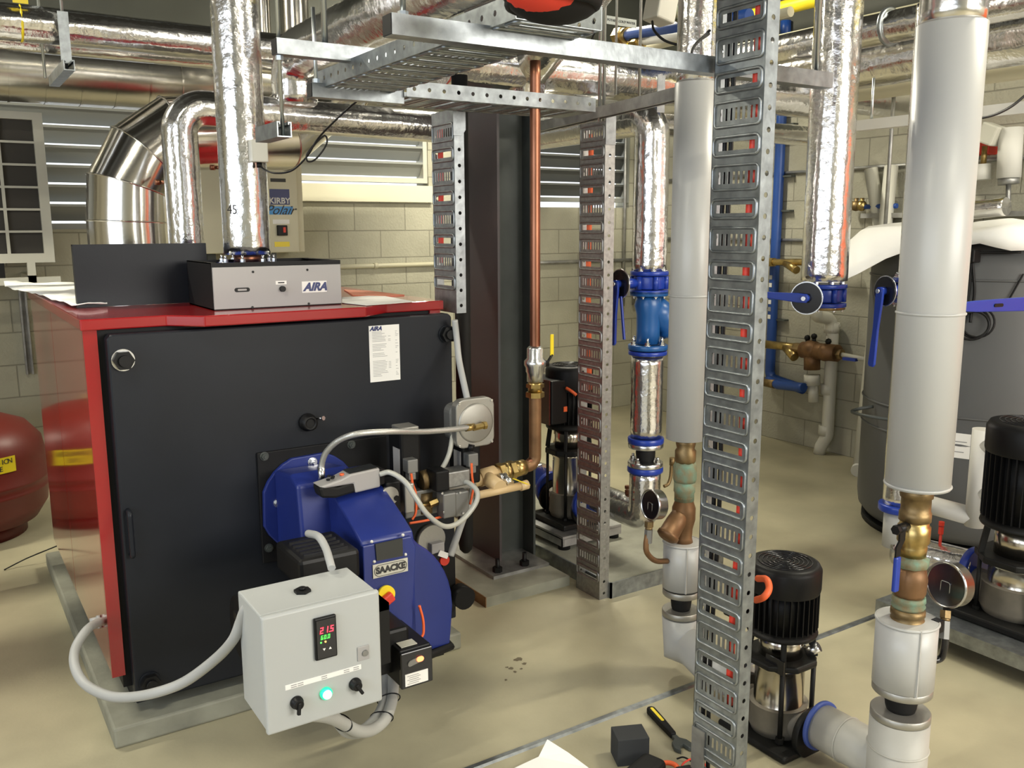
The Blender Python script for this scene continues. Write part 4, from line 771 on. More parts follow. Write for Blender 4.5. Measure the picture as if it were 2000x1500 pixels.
# ================================================================ PIPE RUNS, VALVES AND PUMPS (right half)
def vpipe(name,label,x,y,z0,z1,r,mat,cat='pipe',beads=(),lap=True):
    t=E(name,(x,y,z0),label,cat); O('cladding',MB().lathe((x,y,z0),Z1,[(r-.004,0),(r,.001),(r,z1-z0-.001),(r-.004,z1-z0)],48),mat,t)
    for z in beads: O('bead',MB().torus((x,y,z),Z1,r,.0035,48,8),mat,t)
    if lap: O('lap_seam',MB().bx((x-r*.55-.001,y-r*.84-.004,z0),(x-r*.55+.003,y-r*.84+.004,z1)),mat,t)
    return t
def butterfly(label,c,R,d,lever,llen,mat=bluev,th=.055,trig=True,dr=.062,neck=.15):
    c=V(c);d=nrm(d); t=E('butterfly_valve',tuple(c-V((0,0,th/2))),label,'valve')
    O('valve_body',MB().lathe(c-V((0,0,th/2)),Z1,[(R*.8,0),(R*.82,th*.1),(R*.82,th*.9),(R*.8,th)],36),mat,t)
    for s_ in(-1,1): mb=MB(); flange(mb,c+V((0,0,s_*(th/2+.012))),Z1,R,.018,40); O('flange_ring',mb,mat,t); ringbolts(c+V((0,0,s_*(th/2+.021))),(0,0,s_),R*.84,8,.009,parent=t,h=.009,stud=.008)
    x,y=MB().frame(Z1)
    for k in range(6):
        a=PI/3*k+.2; O('lug',MB().cyl(c+V((math.cos(a)*R*.86,math.sin(a)*R*.86,-th/2)),c+V((math.cos(a)*R*.86,math.sin(a)*R*.86,th/2)),.012,seg=10),mat,t)
    h=c+d*(R*.8+neck*.62); O('neck',MB().cyl(c+d*R*.7,h,.020,seg=18).cyl(h-d*.012,h,.034,seg=18),mat,t)
    O('notch_plate',MB().lathe(h,d,[(dr,0),(dr,.004)],36),zinc,t); O('dial',MB().lathe(h+d*.004,d,[(dr*.93,0),(dr*.93,.003)],36),blackg,t)
    h2=h+d*.012; O('hub',MB().cyl(h,h2+d*.022,.016,seg=20),mat,t); O('hub_bolt',MB().cyl(h2+d*.022,h2+d*.030,.009,seg=14),zinc,t)
    l=nrm(lever); w_=d.cross(l)
    lv=MB().prism([(-.01,-.018),(.03,-.019),(llen*.5,-.013),(llen-.01,-.017),(llen,-.01),(llen,.01),(llen-.01,.017),(llen*.5,.013),(.03,.019),(-.01,.018)],h2+d*.008,l,w_,d*.012)
    O('lever',lv,mat,t,bevel=.003)
    if trig: O('trigger',MB().bar(h2+l*.05+w_*.02,h2+l*(llen*.88)+w_*(.055),.012,.008,tuple(d)),mat,t,bevel=.002)
    return t
def gaugeT(label,c,n,r,stem,mat=gaugeback,stemmat=bronze,valve=None):
    c=V(c);n=nrm(n); t=E('pressure_gauge',tuple(V(stem[-1])),label,'pressure gauge')
    O('gauge_case',MB().lathe(c,n,[(r*.9,-.034),(r,-.03),(r,.0),(r*1.04,.002),(r*1.04,.008),(r*.96,.010),(r*.94,.006),(.001,.006)],44),gauge,t)
    O('back_plate',MB().lathe(c+n*.0062,n,[(r*.93,0),(.001,.0005)],40,cap=False),mat,t)
    up_=V((0,0,1)); s_=up_.cross(n).normalized(); cc=c+n*.0075-up_*r*.32
    st=rrect(r*.46,r*.95,r*.08); O('embossed_plate',MB().tube([cc+s_*a+up_*b for a,b in st+[st[0]]],.0012,5,cap=False),gauge,t)
    O('stem',MB().tube(spline(stem,8),.0095,12),stemmat,t)
    p=V(stem[0]);q=V(stem[1]); d=(q-p).normalized(); O('hex_nut',MB().hexn(p,p+d*.02,.015).cyl(p+d*.02,p+d*.028,.012),brassd,t)
    if valve: O('gauge_cock',MB().hexn(p+d*.028,p+d*.075,.014),alumd,t)
    return t
def strainer(name,label,cat,x,y,z0,z1,r,mat,d,scr=1):
    t=E(name,(x,y,z0),label,cat); h=z1-z0; d=nrm(d)
    O('strainer_body',MB().lathe((x,y,z0),Z1,[(r*.95,0),(r*.85,h*.1),(r*.9,h*.3),(r*1.12,h*.5),(r*1.12,h*.75),(r*.85,h*.92),(r*.95,h)],30),mat,t)
    c=V((x,y,z0+h*.72)); o=nrm((d.x,d.y,-1.0)); O('strainer_leg',MB().lathe(c,o,[(r*.8,0),(r*.95,h*.3*scr),(r*.98,h*.55*scr),(r*1.08,h*.56*scr),(r*1.08,h*.62*scr),(r*.8,h*.66*scr),(r*.4,h*.68*scr)],28),mat,t)
    return t
def coupling(label,x,y,z0,z1,R,upmat=zinc,ringm=None,edge=None):
    # rubber bellows between two bolted rings
    ringm=ringm or (zinc if edge else alum)
    t=E('rubber_coupling',(x,y,z0),label,'pipe coupling'); h=z1-z0
    O('bellows',MB().lathe((x,y,z0+.018),Z1,[(R*.46,0),(R*.52,h*.15),(R*.56,h*.4),(R*.54,h*.65),(R*.5,h-.036)],32),blackr,t)
    for z in(z0+.011,z1-.011): mb=MB(); flange(mb,(x,y,z),Z1,R,.022,44); O('clamp_ring',mb,ringm,t)
    if edge:
        for z in(z0-.012,z1+.012): mb=MB(); flange(mb,(x,y,z),Z1,R*1.02,.024,44); O('coated_flange',mb,edge,t)
    if edge: ringbolts((x,y,z0+.022),Z1,R*.82,4,.012,parent=t,h=.012,stud=.012)
    return t
# -------- pump with vertical motor
def pump(label,x,y,zb,h,r,rot=0,box=None,frame=None,motor=blackp,cat='pump',sp=.44,mf=.60):
    t=E('vertical_pump',(x,y,zb),label,cat); k=h
    c_,s_=math.cos(rot),math.sin(rot)
    def L(a,b,z): return V((x+a*c_-b*s_,y+a*s_+b*c_,zb+z))
    R3=Matrix.Rotation(rot,3,'Z'); bxr=lambda mb,a,b,z,w,d,hh: mb.box(L(a,b,z),(w,d,hh),R3)
    mb=MB(); bxr(mb,0,0,.012*k/.64,r*2.3,r*2.5,.024*k/.64); O('base_plate',mb,castd,t,bevel=.008)
    zf=min(.16*k,(sp-.08)*k)
    O('pump_foot',MB().lathe(L(0,0,.02),Z1,[(r*.75,0),(r*.85,zf*.3),(r*.8,zf),(r*.85,zf+.005)],30).cyl(L(0,-r*1.15,zf*.72),L(0,r*1.15,zf*.72),r*.42,seg=24),castt,t)
    for s2 in(-1,1): mb=MB(); flange(mb,L(0,s2*r*1.2,zf*.72),tuple(L(0,1,0)-L(0,0,0)),r*.72,.022,30); O('port_flange',mb,castd,t)
    O('sleeve',MB().lathe(L(0,0,zf),Z1,[(r*.72,0),(r*.74,.006),(r*.70,.01),(r*.70,sp*k-zf-.02),(r*.74,sp*k-zf-.015),(r*.74,sp*k-zf)],36),steelc,t)
    mb=MB(); mb.prism([(r*1.05*math.cos(PI/4*i+PI/8+rot),r*1.05*math.sin(PI/4*i+PI/8+rot)) for i in range(8)],L(0,0,sp*k),X1,Y1,(0,0,.035*k)); O('stool_plate',mb,castd,t,bevel=.006)
    for i in range(4):
        a=PI/2*i+PI/4+rot; p=V((x+math.cos(a)*r*.93,y+math.sin(a)*r*.93,0)); O('stay_bolt',MB().cyl(p+V((0,0,zb+.02)),p+V((0,0,zb+(sp+.02)*k)),.0075,seg=10).hexn(p+V((0,0,zb+.025)),p+V((0,0,zb+.042)),.014),castd,t)
        O('stool_leg',MB().bar(p*1+V((0,0,zb+(sp+.03)*k)),V((x+math.cos(a)*r*.80,y+math.sin(a)*r*.80,zb+(mf+.005)*k)),.016,.022,(math.cos(a),math.sin(a),0)),castd,t,bevel=.003)
    O('coupling_guard',MB().lathe(L(0,0,(sp+.035)*k),Z1,[(r*.62,0),(r*.62,(mf-sp-.035)*k)],30),steelc,t)
    O('motor_flange',MB().lathe(L(0,0,mf*k),Z1,[(r*.98,0),(r*1.0,.006),(r*.98,.022*k),(r*.8,.04*k)],36),castd,t)
    O('motor_body',MB().lathe(L(0,0,(mf+.03)*k),Z1,[(r*.86,0),(r*.86,(.84-mf)*k)],36),motor,t)
    fn=MB()
    for i in range(34):
        a=2*PI*i/34+rot; d=V((math.cos(a),math.sin(a),0)); fn.bar(V((x,y,zb+(mf+.04)*k))+d*(r*.92),V((x,y,zb+.85*k))+d*(r*.92),.0035,r*.14,tuple(d))
    O('cooling_fins',fn,motor,t)
    fcv=O('fan_cover',MB().lathe(L(0,0,.84*k),Z1,[(r*1.0,0),(r*1.02,.01),(r*1.02,.12*k),(r*.95,.145*k),(r*.85,.15*k),(.001,.15*k)],40,cap=False),motor,t)
    for q in range(6): O('grille_ring',MB().torus(L(0,0,.99*k+.001),Z1,r*(.14+.12*q),.0022,32,6),blackg,fcv)
    if box:
        a,b=box; mb=MB(); bxr(mb,a,b,.74*k,r*.8,r*.75,.19*k); O('terminal_box',mb,motor,t,bevel=.006)
    return t,L
lX=2.12; P1=(2.118,1.74)
zp=lambda y,X=2.1,x=1545: zX(x,y,X)
pt,PL=pump('black and stainless upright pump in the foreground right of the tall cable tray',P1[0],P1[1],0,.578,.108,box=(-.07,.10))
O('orange_cable',MB().tube(spline([pY(1480,1130,P1[1]-.05),pY(1497,1132,P1[1]-.1),pY(1502,1150,P1[1]-.12),pY(1492,1166,P1[1]-.12),pY(1476,1172,P1[1]-.08)],8),.010,10),orange,None,'bright orange cable looping out of the foreground pump terminal box','cable')
O('pump_badge',MB().box(V((2.035,1.69,.275)),(.004,.07,.045)),blackg,pt); O('vent_plug',MB().cyl((2.165,1.68,.285),(2.185,1.65,.31),.016,seg=12),zinc,pt)
# riser 1 (right, nearest, white clad)
wx,wy,wr=2.1,1.315,.079
W=lambda y:zX(1800,y,2.1)
def Wz(y,x): return pX(x,y,2.1).z
vpipe('white_clad_pipe','thick white-clad vertical pipe, nearest riser on the right',wx,wy,Wz(950,1792),Wz(52,1838),wr,white,beads=(Wz(610,1808),Wz(945,1792)),lap=False)
foilpipe('foil_riser','bright foil section on top of the nearest white-clad riser',[(wx,wy,Wz(54,1838)),(wx,wy,ZC)],wr-.004,foil2,seed=11,wr=.02)
bv=E('ball_valve',(wx,wy,Wz(1075,1783)),'brass ball valve with blue-sleeved lever under the nearest white riser','valve')
z=lambda y:Wz(y,1785)
O('upper_collar',MB().pl((wx,wy,z(1015)),(wx,wy,z(950)),[(.040,0),(.040,.25),(.037,.28),(.037,.7),(.041,.72),(.041,1)]),brassd,bv)
O('valve_body',MB().pl((wx,wy,z(1085)),(wx,wy,z(1012)),[(.034,0),(.036,.25),(.034,.3),(.041,.4),(.041,.8),(.036,.85),(.037,1)]),brass,bv)
vp_=V((wx,wy,z(1022))); O('valve_stem',MB().cyl(vp_+V((-.03,0,0)),vp_+V((-.078,-.005,0)),.012,seg=12).hexn(vp_+V((-.078,-.005,0)),vp_+V((-.09,-.005,0)),.013),blackp,bv)
O('lever',MB().prism([(-.012,.012),(.012,.012),(.012,-.03),(-.004,-.052),(-.004,-.075),(-.022,-.075),(-.022,-.045),(-.010,-.03)],vp_+V((-.068,-.008,0)),X1,Z1,(0,-.005,0)),blackp,bv)
O('lever_sleeve',MB().box(vp_+V((-.081,-.011,-.118)),(.02,.012,.095)),bluev,bv,bevel=.004,label='blue lever sleeve')
O('green_union',MB().pl((wx,wy,z(1108)),(wx,wy,z(1080)),[(.036,0),(.044,.1),(.044,.6),(.034,.7),(.034,1)],8),verd,bv,label='verdigris-stained union')
st_=E('check_valve',(wx,wy,z(1185)),'bronze ribbed check valve with green corrosion under the blue-lever ball valve','valve')
O('valve_body',MB().pl((wx,wy,z(1172)),(wx,wy,z(1104)),[(.034,0),(.041,.2),(.043,.6),(.036,1)],12),bronze,st_)
O('corroded_ring',MB().pl((wx,wy,z(1190)),(wx,wy,z(1166)),[(.040,0),(.043,.2),(.038,.45),(.043,.6),(.041,1)]),verd,st_)
O('lower_collar',MB().pl((wx,wy,z(1222)),(wx,wy,z(1188)),[(.041,0),(.043,.3),(.036,.4),(.044,.55),(.044,.8),(.034,1)]),brassd,st_)
vpipe('white_clad_pipe','short white-clad section between brass valve and rubber coupling, nearest riser',wx,wy,Wz(1340,1777),Wz(1212,1783),.078,white,beads=(Wz(1212,1783)-.003,))
coupling('black rubber coupling between steel rings, foot of the nearest riser',wx,wy,Wz(1406,1772),Wz(1340,1777),.077)
za=Wz(1406,1772); ze=.105
el=E('white_clad_elbow',(wx,wy,0),'scuffed white-clad elbow joining the nearest riser to the pump','pipe')
O('vertical_leg',MB().lathe((wx,wy,.0),Z1,[(.076,0),(.077,.002),(.077,za)],44),whited,el); O('bead',MB().torus((wx,wy,za-.085),Z1,.0775,.003,44,8),whited,el)
py0=P1[1]-.108*1.35
O('horizontal_leg',MB().cyl((P1[0],wy+.03,ze),(P1[0],py0-.02,ze),.066,seg=40),whited,el); O('bead',MB().torus((P1[0],wy+.17,ze),Y1,.0665,.003,40,8),whited,el)
mb=MB(); flange(mb,(P1[0],py0-.016,ze),Y1,.075,.014,40); O('blue_end_band',mb,blueband,el,label='blue end band')
gaugeT('steel pressure gauge seen from behind, beside the nearest riser',pY(1850,1142,wy-.03),(-.99,.10,.10),.060,[pY(1847,1192,wy-.04),pY(1846,1210,wy-.045),pY(1846,1240,wy-.05),pY(1845,1262,wy-.05),pY(1838,1285,wy-.04),pY(1818,1290,wy-.03),pY(1808,1281,wy-.04)],stemmat=blackg,valve=True)
O('gauge_switch',MB().box(pY(1830,1222,wy-.05),(.026,.024,.034)),blackp,None,'small black block clamped on the gauge stem beside the nearest riser','fitting',bevel=.002)
# riser 2 (white clad, left behind the tall tray)
vx,vy,vr=2.12,2.185,.062
Q=lambda y:zX(1345,y,2.12)
vr=.068
vpipe('white_clad_pipe','white-clad vertical pipe half hidden behind the tall cable tray',vx,vy,Q(858),Q(165),vr,white,beads=(Q(577),),lap=False)
foilpipe('foil_riser','crinkled foil section over the half-hidden white-clad pipe',[(vx,vy,Q(166)),(vx,vy,ZC)],vr-.006,seed=12)
b2=E('brass_fittings',(vx,vy,Q(975)),'tarnished brass couplings with green patches below the half-hidden white pipe','fitting')
O('collar',MB().pl((vx,vy,Q(905)),(vx,vy,Q(858)),[(.032,0),(.036,.1),(.036,.5),(.030,.6),(.034,.8),(.034,1)]),brassd,b2)
O('union_nut',MB().pl((vx,vy,Q(945)),(vx,vy,Q(903)),[(.036,0),(.04,.2),(.04,.8),(.033,1)],8),verd,b2); O('nipple',MB().pl((vx,vy,Q(980)),(vx,vy,Q(943)),[(.034,0),(.034,.4),(.037,.5),(.037,1)]),verd,b2)
strainer('y_strainer','bronze Y-strainer below the half-hidden white pipe, leg pointing left','strainer',vx,vy,Q(1062),Q(972),.036,bronze,(-1,-.1,0),1.15)
vpipe('white_clad_pipe','short white-clad section under the bronze Y-strainer',vx,vy,Q(1152),Q(1062),.067,white,beads=(Q(1063),))
coupling('rubber coupling between steel rings beside the tall tray, lower left of it',vx,vy,Q(1208),Q(1155),.066)
e2=E('white_clad_elbow',(vx,vy,0),'mitred white-clad elbow turning to the pump behind the tall tray','pipe')
zl=Q(1210); O('vertical_leg',MB().tube([(vx,vy,zl),(vx,vy,Q(1272)),(vx,vy-.06,.13),(P1[0],vy-.16,.10),(P1[0],P1[1]+.15,.105)],.066,40),white,e2)
for p_ in((vx,vy,.20),(vx,vy-.05,.135)): pass
gaugeT('pressure gauge seen from behind on a bent tube left of the tall tray',pY(1273,986,vy-.02),(-.99,.08,.10),.050,[pY(1268,1018,vy-.02),pY(1267,1035,vy-.02),pY(1262,1060,vy-.02),pY(1264,1080,vy-.02),pY(1280,1095,vy-.01),pY(1303,1096,vy-.0)],valve=True)
# middle foil riser with blue valves
mx,my=2.60,2.93
G=lambda y:zX(1275,y,2.6)
foilpipe('foil_riser','straight foil-wrapped pipe above the blue valve left of centre-right',[(mx,my,G(530)),(mx,my,G(228)),(mx,3.86,G(228))],.072,rad=.08,seed=21,wr=.045)
butterfly('blue butterfly valve with hanging lever below the middle foil riser',(mx,my,G(552)),.082,(-1,0,0),(0,.05,-1),.26)
xs=E('y_strainer',(mx,my,G(690)),'light blue cast strainer body bolted under the blue butterfly valve','strainer')
O('top_flange',(lambda m_:(flange(m_,(mx,my,G(573)),Z1,.082,.022,40),m_)[1])(MB()),bluec,xs)
O('strainer_body',MB().pl((mx,my,G(672)),(mx,my,G(578)),[(.052,0),(.050,.3),(.052,.6),(.062,.8),(.055,.93),(.05,1)],32),bluec,xs)
o_=nrm((.75,-.1,-.66)); c_=V((mx+.01,my,G(595))); O('strainer_leg',MB().lathe(c_,o_,[(.055,0),(.062,.06),(.064,.12),(.074,.125),(.074,.15),(.06,.155),(.001,.156)],32),bluec,xs)
O('bottom_flange',(lambda m_:(flange(m_,(mx,my,G(679)),Z1,.086,.022,40),m_)[1])(MB()),bluec,xs); O('lower_flange',(lambda m_:(flange(m_,(mx,my,G(690)),Z1,.084,.018,40),m_)[1])(MB()),bluev,xs)
ringbolts((mx,my,G(674)),Z1,.070,6,.011,parent=xs,h=.012,stud=.018)
foilpipe('foil_spool','short foil-wrapped spool between the blue strainer and the rubber coupling',[(mx,my,G(855)),(mx,my,G(697))],.070,seed=22,wr=.025)
coupling('rubber coupling with blue-edged steel rings under the middle foil spool',mx,my,G(915),G(868),.078,edge=bluev)
foilpipe('foil_elbow_pipe','foil-wrapped elbow from the middle riser back to the second pump',[(mx,my,G(925)),(mx,my,.30),(mx,3.28,.30)],.070,rad=.05,seed=23,wr=.03)
for (xx,yy,lb) in((1225,965,'small copper test plug on the foil elbow'),):
    p=pX(xx,yy,2.6); O('test_plug',MB().cyl(p+V((0,0,-.06)),p,.006,seg=8).hexn(p,p+V((0,0,.02)),.011).hexn(p+V((0,0,.026)),p+V((0,0,.04)),.012),copper,None,lb,'test plug')
for pts_,lb in(([(1297,950),(1305,945),(1310,930),(1312,905),(1313,900)],'bent brass drain tap right of the middle rubber coupling'),([(1068,876),(1080,870),(1086,855),(1086,840)],'bent brass drain tap right of the copper pipe')):
    yy=my if pts_[0][0]>1200 else 3.9
    t=E('drain_tap',tuple(pY(*pts_[0],yy)),lb,'tap'); O('spout',MB().tube(spline([pY(a,b,yy) for a,b in pts_],6),.008,8),brassd,t); p=pY(*pts_[-1],yy); O('tap_head',MB().cyl(p+V((0,0,-.02)),p+V((0,0,.015)),.013,seg=10).cyl(p,p+V((.04,0,.0)),.006,seg=8),brassd,t)
# second pump on its raised frame
P2=(2.60,3.50)
padm=plinthm
pl0=pZ(1190,1168,0); 
O('concrete_plinth',MB().bx((2.36,2.85,0),(3.0,4.35,.055)),padm,None,'low concrete plinth under the second pump behind the middle tray','plinth',bevel=.006)
O('steel_edge_channel',MB().bx((2.34,2.84,0),(3.02,2.848,.07)).bx((2.34,2.84,0),(2.348,4.35,.07)),galv,None,'galvanised edging round the second pump plinth','steel edging')
fr2=E('pump_frame',(2.6,3.5,.055),'galvanised base frame under the second pump','pump base')
O('plate',MB().bx((2.42,3.30,.11),(2.78,3.72,.125)).bx((2.42,3.30,.075),(2.43,3.72,.115)).bx((2.42,3.30,.075),(2.78,3.31,.115)),galvd,fr2)
for a_,b_ in((2.45,3.33),(2.75,3.33),(2.45,3.69),(2.75,3.69)): O('rubber_foot',MB().cyl((a_,b_,.055),(a_,b_,.11),.03,seg=16),blackr,fr2)
pump('second upright pump, behind the middle cable tray with a dark red drive box',P2[0],P2[1],.125,.80,.115,box=None,motor=blackp)
p0=pX(1076,832,2.44);p1=pX(1076,742,2.44)
db=E('drive_box',(2.46,3.55,.125+.5),'dark red and black motor drive box beside the second pump','drive unit')
dz0,dz1=pY(1100,828,3.42).z,pY(1100,742,3.42).z; dx0=pY(1077,790,3.42).x
O('case',MB().bx((dx0,3.42,dz0),(dx0+.13,3.62,dz1)),blackp,db,bevel=.008); O('face',MB().bx((dx0-.006,3.43,dz0),(dx0,3.61,dz1)),M('dark_red_gloss',(.08,.012,.008),.2),db)
O('orange_label',MB().bx((dx0+.07,3.415,dz0+.06),(dx0+.09,3.42,dz0+.085)),orange,db); O('cable',MB().tube(spline([pY(1106,758,3.41),pY(1116,764,3.38),pY(1126,772,3.36)],5),.008,8),orange,db)
fe=foilpipe('foil_elbow_pipe','foil-wrapped pipe between the copper pipe and the second pump',[(2.6,3.72,.30),(2.6,4.02,.30),(2.6,4.02,.52)],.062,rad=.06,seed=24,wr=.05)
for yy in(3.345,3.655): mb=MB(); flange(mb,(2.6,yy,.25),Y1,.088,.03,36); O('blue_flange',mb,bluev,None,'round blue flange on the %s port of the second pump'%('near' if yy<3.5 else 'far'),'flange')
p=pX(1071,905,2.6);O('test_plug',MB().cyl((2.6,3.98,.35),(2.6,3.98,.40),.006,seg=8).hexn((2.6,3.98,.40),(2.6,3.98,.43),.011),copper,None,'small copper test plug on the foil pipe behind the column','test plug')
rx,ry=2.6,4.02; K=lambda y:pY(1060,y,ry).z
t=vpipe('grey_clad_pipe','thin pale riser glimpsed just right of the copper pipe',rx,ry,.50,K(860),.045,white,lap=False)
foilpipe('foil_riser','slim foil riser glimpsed right of the copper pipe',[(rx,ry,K(560)),(rx,ry,2.5)],.050,seed=25,wr=.03)
foilpipe('foil_spool','slim foil spool between two blue flanges, right of the copper pipe',[(rx,ry,K(780)),(rx,ry,K(700))],.048,seed=26,wr=.03)
foilpipe('foil_spool','crinkled foil spool above the yellow lever, right of the copper pipe',[(rx,ry,K(640)),(rx,ry,K(562))],.050,seed=27,wr=.04)
for y0_,y1_,lb in((520,556,'upper'),(640,690,'middle'),):
    t=E('butterfly_valve',(rx,ry,K(y1_)),'%s small blue valve on the slim riser right of the copper pipe'%lb,'valve')
    for q_ in(y0_+3,y1_-3): mb=MB(); flange(mb,(rx,ry,K(q_)),Z1,.072,.02,30); O('flange_ring',mb,bluev,t)
    O('valve_body',MB().cyl((rx,ry,K(y1_)),(rx,ry,K(y0_)),.058,seg=28),bluev,t)
coupling('small rubber coupling with blue rings low on the slim riser',rx,ry,K(842),K(802),.066,edge=bluev)
# right foil riser with butterfly valve and blank plate
gx,gy_=3.2,2.50; B=lambda y:zX(1615,y,3.2)
foilpipe('foil_riser','thick foil riser with orange reflections ending at a blue valve, right of the tall tray',[(gx,gy_,B(548)),(gx,gy_,2.55),(gx-.10,gy_+.06,2.75),(gx-.1,gy_+.06,ZC)],.094,seed=31,wr=.05)
butterfly('blue butterfly valve with black notched dial, closed off below, right of the tall tray',(gx,gy_,B(577)),.096,(-1,-.35,0),(-.35,1,0.05),.30,trig=False,dr=.068,neck=.19)
O('blank_flange',(lambda m_:(flange(m_,(gx,gy_,B(601)),Z1,.092,.014,40),m_)[1])(MB()),brassd,None,'rusty blank plate closing the underside of the right blue valve','blank flange')
# third pump at the right edge
P3=(3.33,1.65)
fr3=E('pump_frame',(3.3,1.6,0),'galvanised base frame with rubber pads at the right edge','pump base')
O('frame_channel',MB().bx((3.05,1.30,.06),(3.09,2.05,.11)).bx((3.05,1.30,.10),(3.6,2.05,.112)).bx((3.05,1.30,.06),(3.6,1.34,.11)),galv,fr3)
for a_,b_ in((3.1,1.36),(3.1,1.98),(3.54,1.36)): O('rubber_foot',MB().cyl((a_,b_,0),(a_,b_,.06),.045,seg=18),blackr,fr3)
pump('tall black pump at the right edge behind the nearest riser',P3[0],P3[1],.112,zX(1975,812,P3[0])-.112,.150,motor=blackp,sp=.30,mf=.48)
sx_,sy_=3.27,2.12
foilpipe('foil_elbow_pipe','foil-wrapped pipe running to the pump at the right edge',[(sx_,sy_,pX(1750,1040,sx_).z-.2),(sx_,sy_,.26),(P3[0],P3[1]+.17,.26)][1:],.066,seed=41,wr=.04)
mb=MB(); flange(mb,(P3[0],P3[1]+.175,.25),Y1,.09,.03,36); O('blue_flange',mb,bluev,None,'blue flange on the port of the pump at the right edge','flange')
D=lambda y:pX(1765,y,sx_).z
foilpipe('foil_riser','foil riser hidden behind the nearest white-clad pipe',[(sx_,sy_,D(985)),(sx_,sy_,2.4)],.066,seed=42,wr=.03)
O('blue_flange',(lambda m_:(flange(m_,(sx_,sy_,D(992)),Z1,.082,.03,36),m_)[1])(MB()),bluev,None,'blue flange ring low on the hidden foil riser left of the brass valve','flange')
vpipe('grey_clad_pipe','pale clad pipe stub below the blue ring, left of the brass ball valve',sx_,sy_,.27,D(998),.058,white,lap=False)
butterfly('blue butterfly valve behind the white riser, its lever hanging at the left',(sx_,sy_,D(565)),.085,(-1,.25,0),(0,.06,-1),.30,trig=False,dr=.06,neck=.12)
p=pX(1836,1060,3.29); O('test_plug',MB().cyl((p.x,p.y,.31),(p.x,p.y,.37),.006,seg=8).hexn((p.x,p.y,.37),(p.x,p.y,.40),.011).hexn((p.x,p.y,.405),(p.x,p.y,.42),.012),redcab,None,'small red test plug on the foil pipe at the right edge','test plug')
a=pY(1862,600,1.75);lv=E('butterfly_valve',(a.x,1.75,a.z-.05),'blue valve lever reaching to the right edge of the picture','valve')
O('lever',MB().prism([(0,-.014),(.12,-.022),(.55,-.034),(.55,.024),(.12,.018),(0,.012)],(a.x,1.75,a.z),nrm((1,-.15,0)),Z1,(0,.012,0)),bluev,lv,bevel=.003); O('lever_slot',MB().prism(stadium(.045,.012),V((a.x+.22,1.714,a.z-.002)),nrm((1,-.15,0)),Z1,(0,.004,0)),blackp,lv); O('hub',MB().cyl((a.x-.02,1.85,a.z),(a.x-.02,1.74,a.z),.03),bluev,lv)
# ================================================================ GREY TANK
tc=(4.57,2.55); tR=.57
gt_=E('storage_tank',(tc[0],tc[1],0),'large grey storage tank at right behind the white riser','tank')
O('shell',MB().lathe((*tc,.03),Z1,[(tR*.8,0),(tR*.93,.02),(tR*.985,.06),(tR,.12),(tR,1.36),(tR*.97,1.42),(tR*.8,1.46),(.01,1.5)],64),tankm,gt_)
O('foot_ring',MB().lathe((*tc,0),Z1,[(tR*.95,0),(tR*.95,.03)],48),blackr,gt_)
for z_ in(.55,.68,1.33): O('band',MB().torus((*tc,z_),Z1,tR+.001,.006,64,6),tankm,gt_)
tp=pX(1688,951,3.95); O('black_cap',MB().cyl(pY(1695,952,2.95),pY(1682,949,2.98),.045,seg=20),blackr,gt_)
# on-surface helper for the tank side facing the camera
def onTank(x,y,off=0):
    r=ray(x,y); dx,dy=C0.x-tc[0],C0.y-tc[1]; A=r.x**2+r.y**2; Bq=dx*r.x+dy*r.y; Cq=dx*dx+dy*dy-(tR+off)**2; D_=Bq*Bq-A*Cq
    t=(-Bq-math.sqrt(max(D_,0)))/A; p=C0+r*t; return p
p=onTank(1870,870); n_=nrm((p.x-tc[0],p.y-tc[1],0)); s_=Z1.cross(n_); lb=O('rating_label',MB().box(p+n_*.002,(.11,.003,.12),Matrix.Rotation(math.atan2(s_.y,s_.x),3,'Z')),paper,gt_)
O('print_lines',MB().box(p+n_*.004+V((0,0,.02)),(.08,.002,.004),Matrix.Rotation(math.atan2(s_.y,s_.x),3,'Z')).box(p+n_*.004+V((0,0,-.0)),(.08,.002,.004),Matrix.Rotation(math.atan2(s_.y,s_.x),3,'Z')).box(p+n_*.004+V((0,0,-.03)),(.06,.002,.004),Matrix.Rotation(math.atan2(s_.y,s_.x),3,'Z')),inkg,lb)
O('strap_hook',MB().tube(spline([onTank(1705,794,.01),pX(1680,798,4.0),pX(1664,804,4.0),pX(1690,812,3.95),onTank(1742,820,.01)],6),.009,8),steeld,gt_)
p=onTank(1897,500,.02); O('sensor_block',MB().box(p,(.06,.06,.06)),blackp,gt_,bevel=.006)
cable('black_cable','pair of black cables hanging on the grey tank from a black sensor block',[onTank(1897,510,.015),onTank(1893,560,.01),onTank(1887,600,.01),onTank(1880,640,.015)],.006,blackp)
cable('black_cable','black cable hanging straight down the tank right of the pair',[onTank(1899,510,.015),onTank(1903,570,.01),onTank(1897,610,.01),onTank(1895,630,.015)],.006,blackp)
O('cable_coil',MB().torus(onTank(1897,632,.03),nrm((-1,-.5,.3)),.075,.006,24,6).torus(onTank(1903,634,.03),nrm((-1,-.45,.1)),.06,.006,24,6).torus(onTank(1910,630,.03),nrm((-1,-.4,.2)),.068,.005,24,6),blackp,None,'coil of thin black cable hung on the grey tank','cable')
cable('black_cable','black cable crossing the tank diagonally near the right edge',[onTank(1999,535,.01),onTank(1985,560,.01),onTank(1968,590,.01)],.004,blackp)
O('black_cable',MB().tube([onTank(1890+8*i,494-.1*i,.012) for i in range(14)],.006,6),blackp,None,'black cable strapped level round the top of the grey tank','cable')
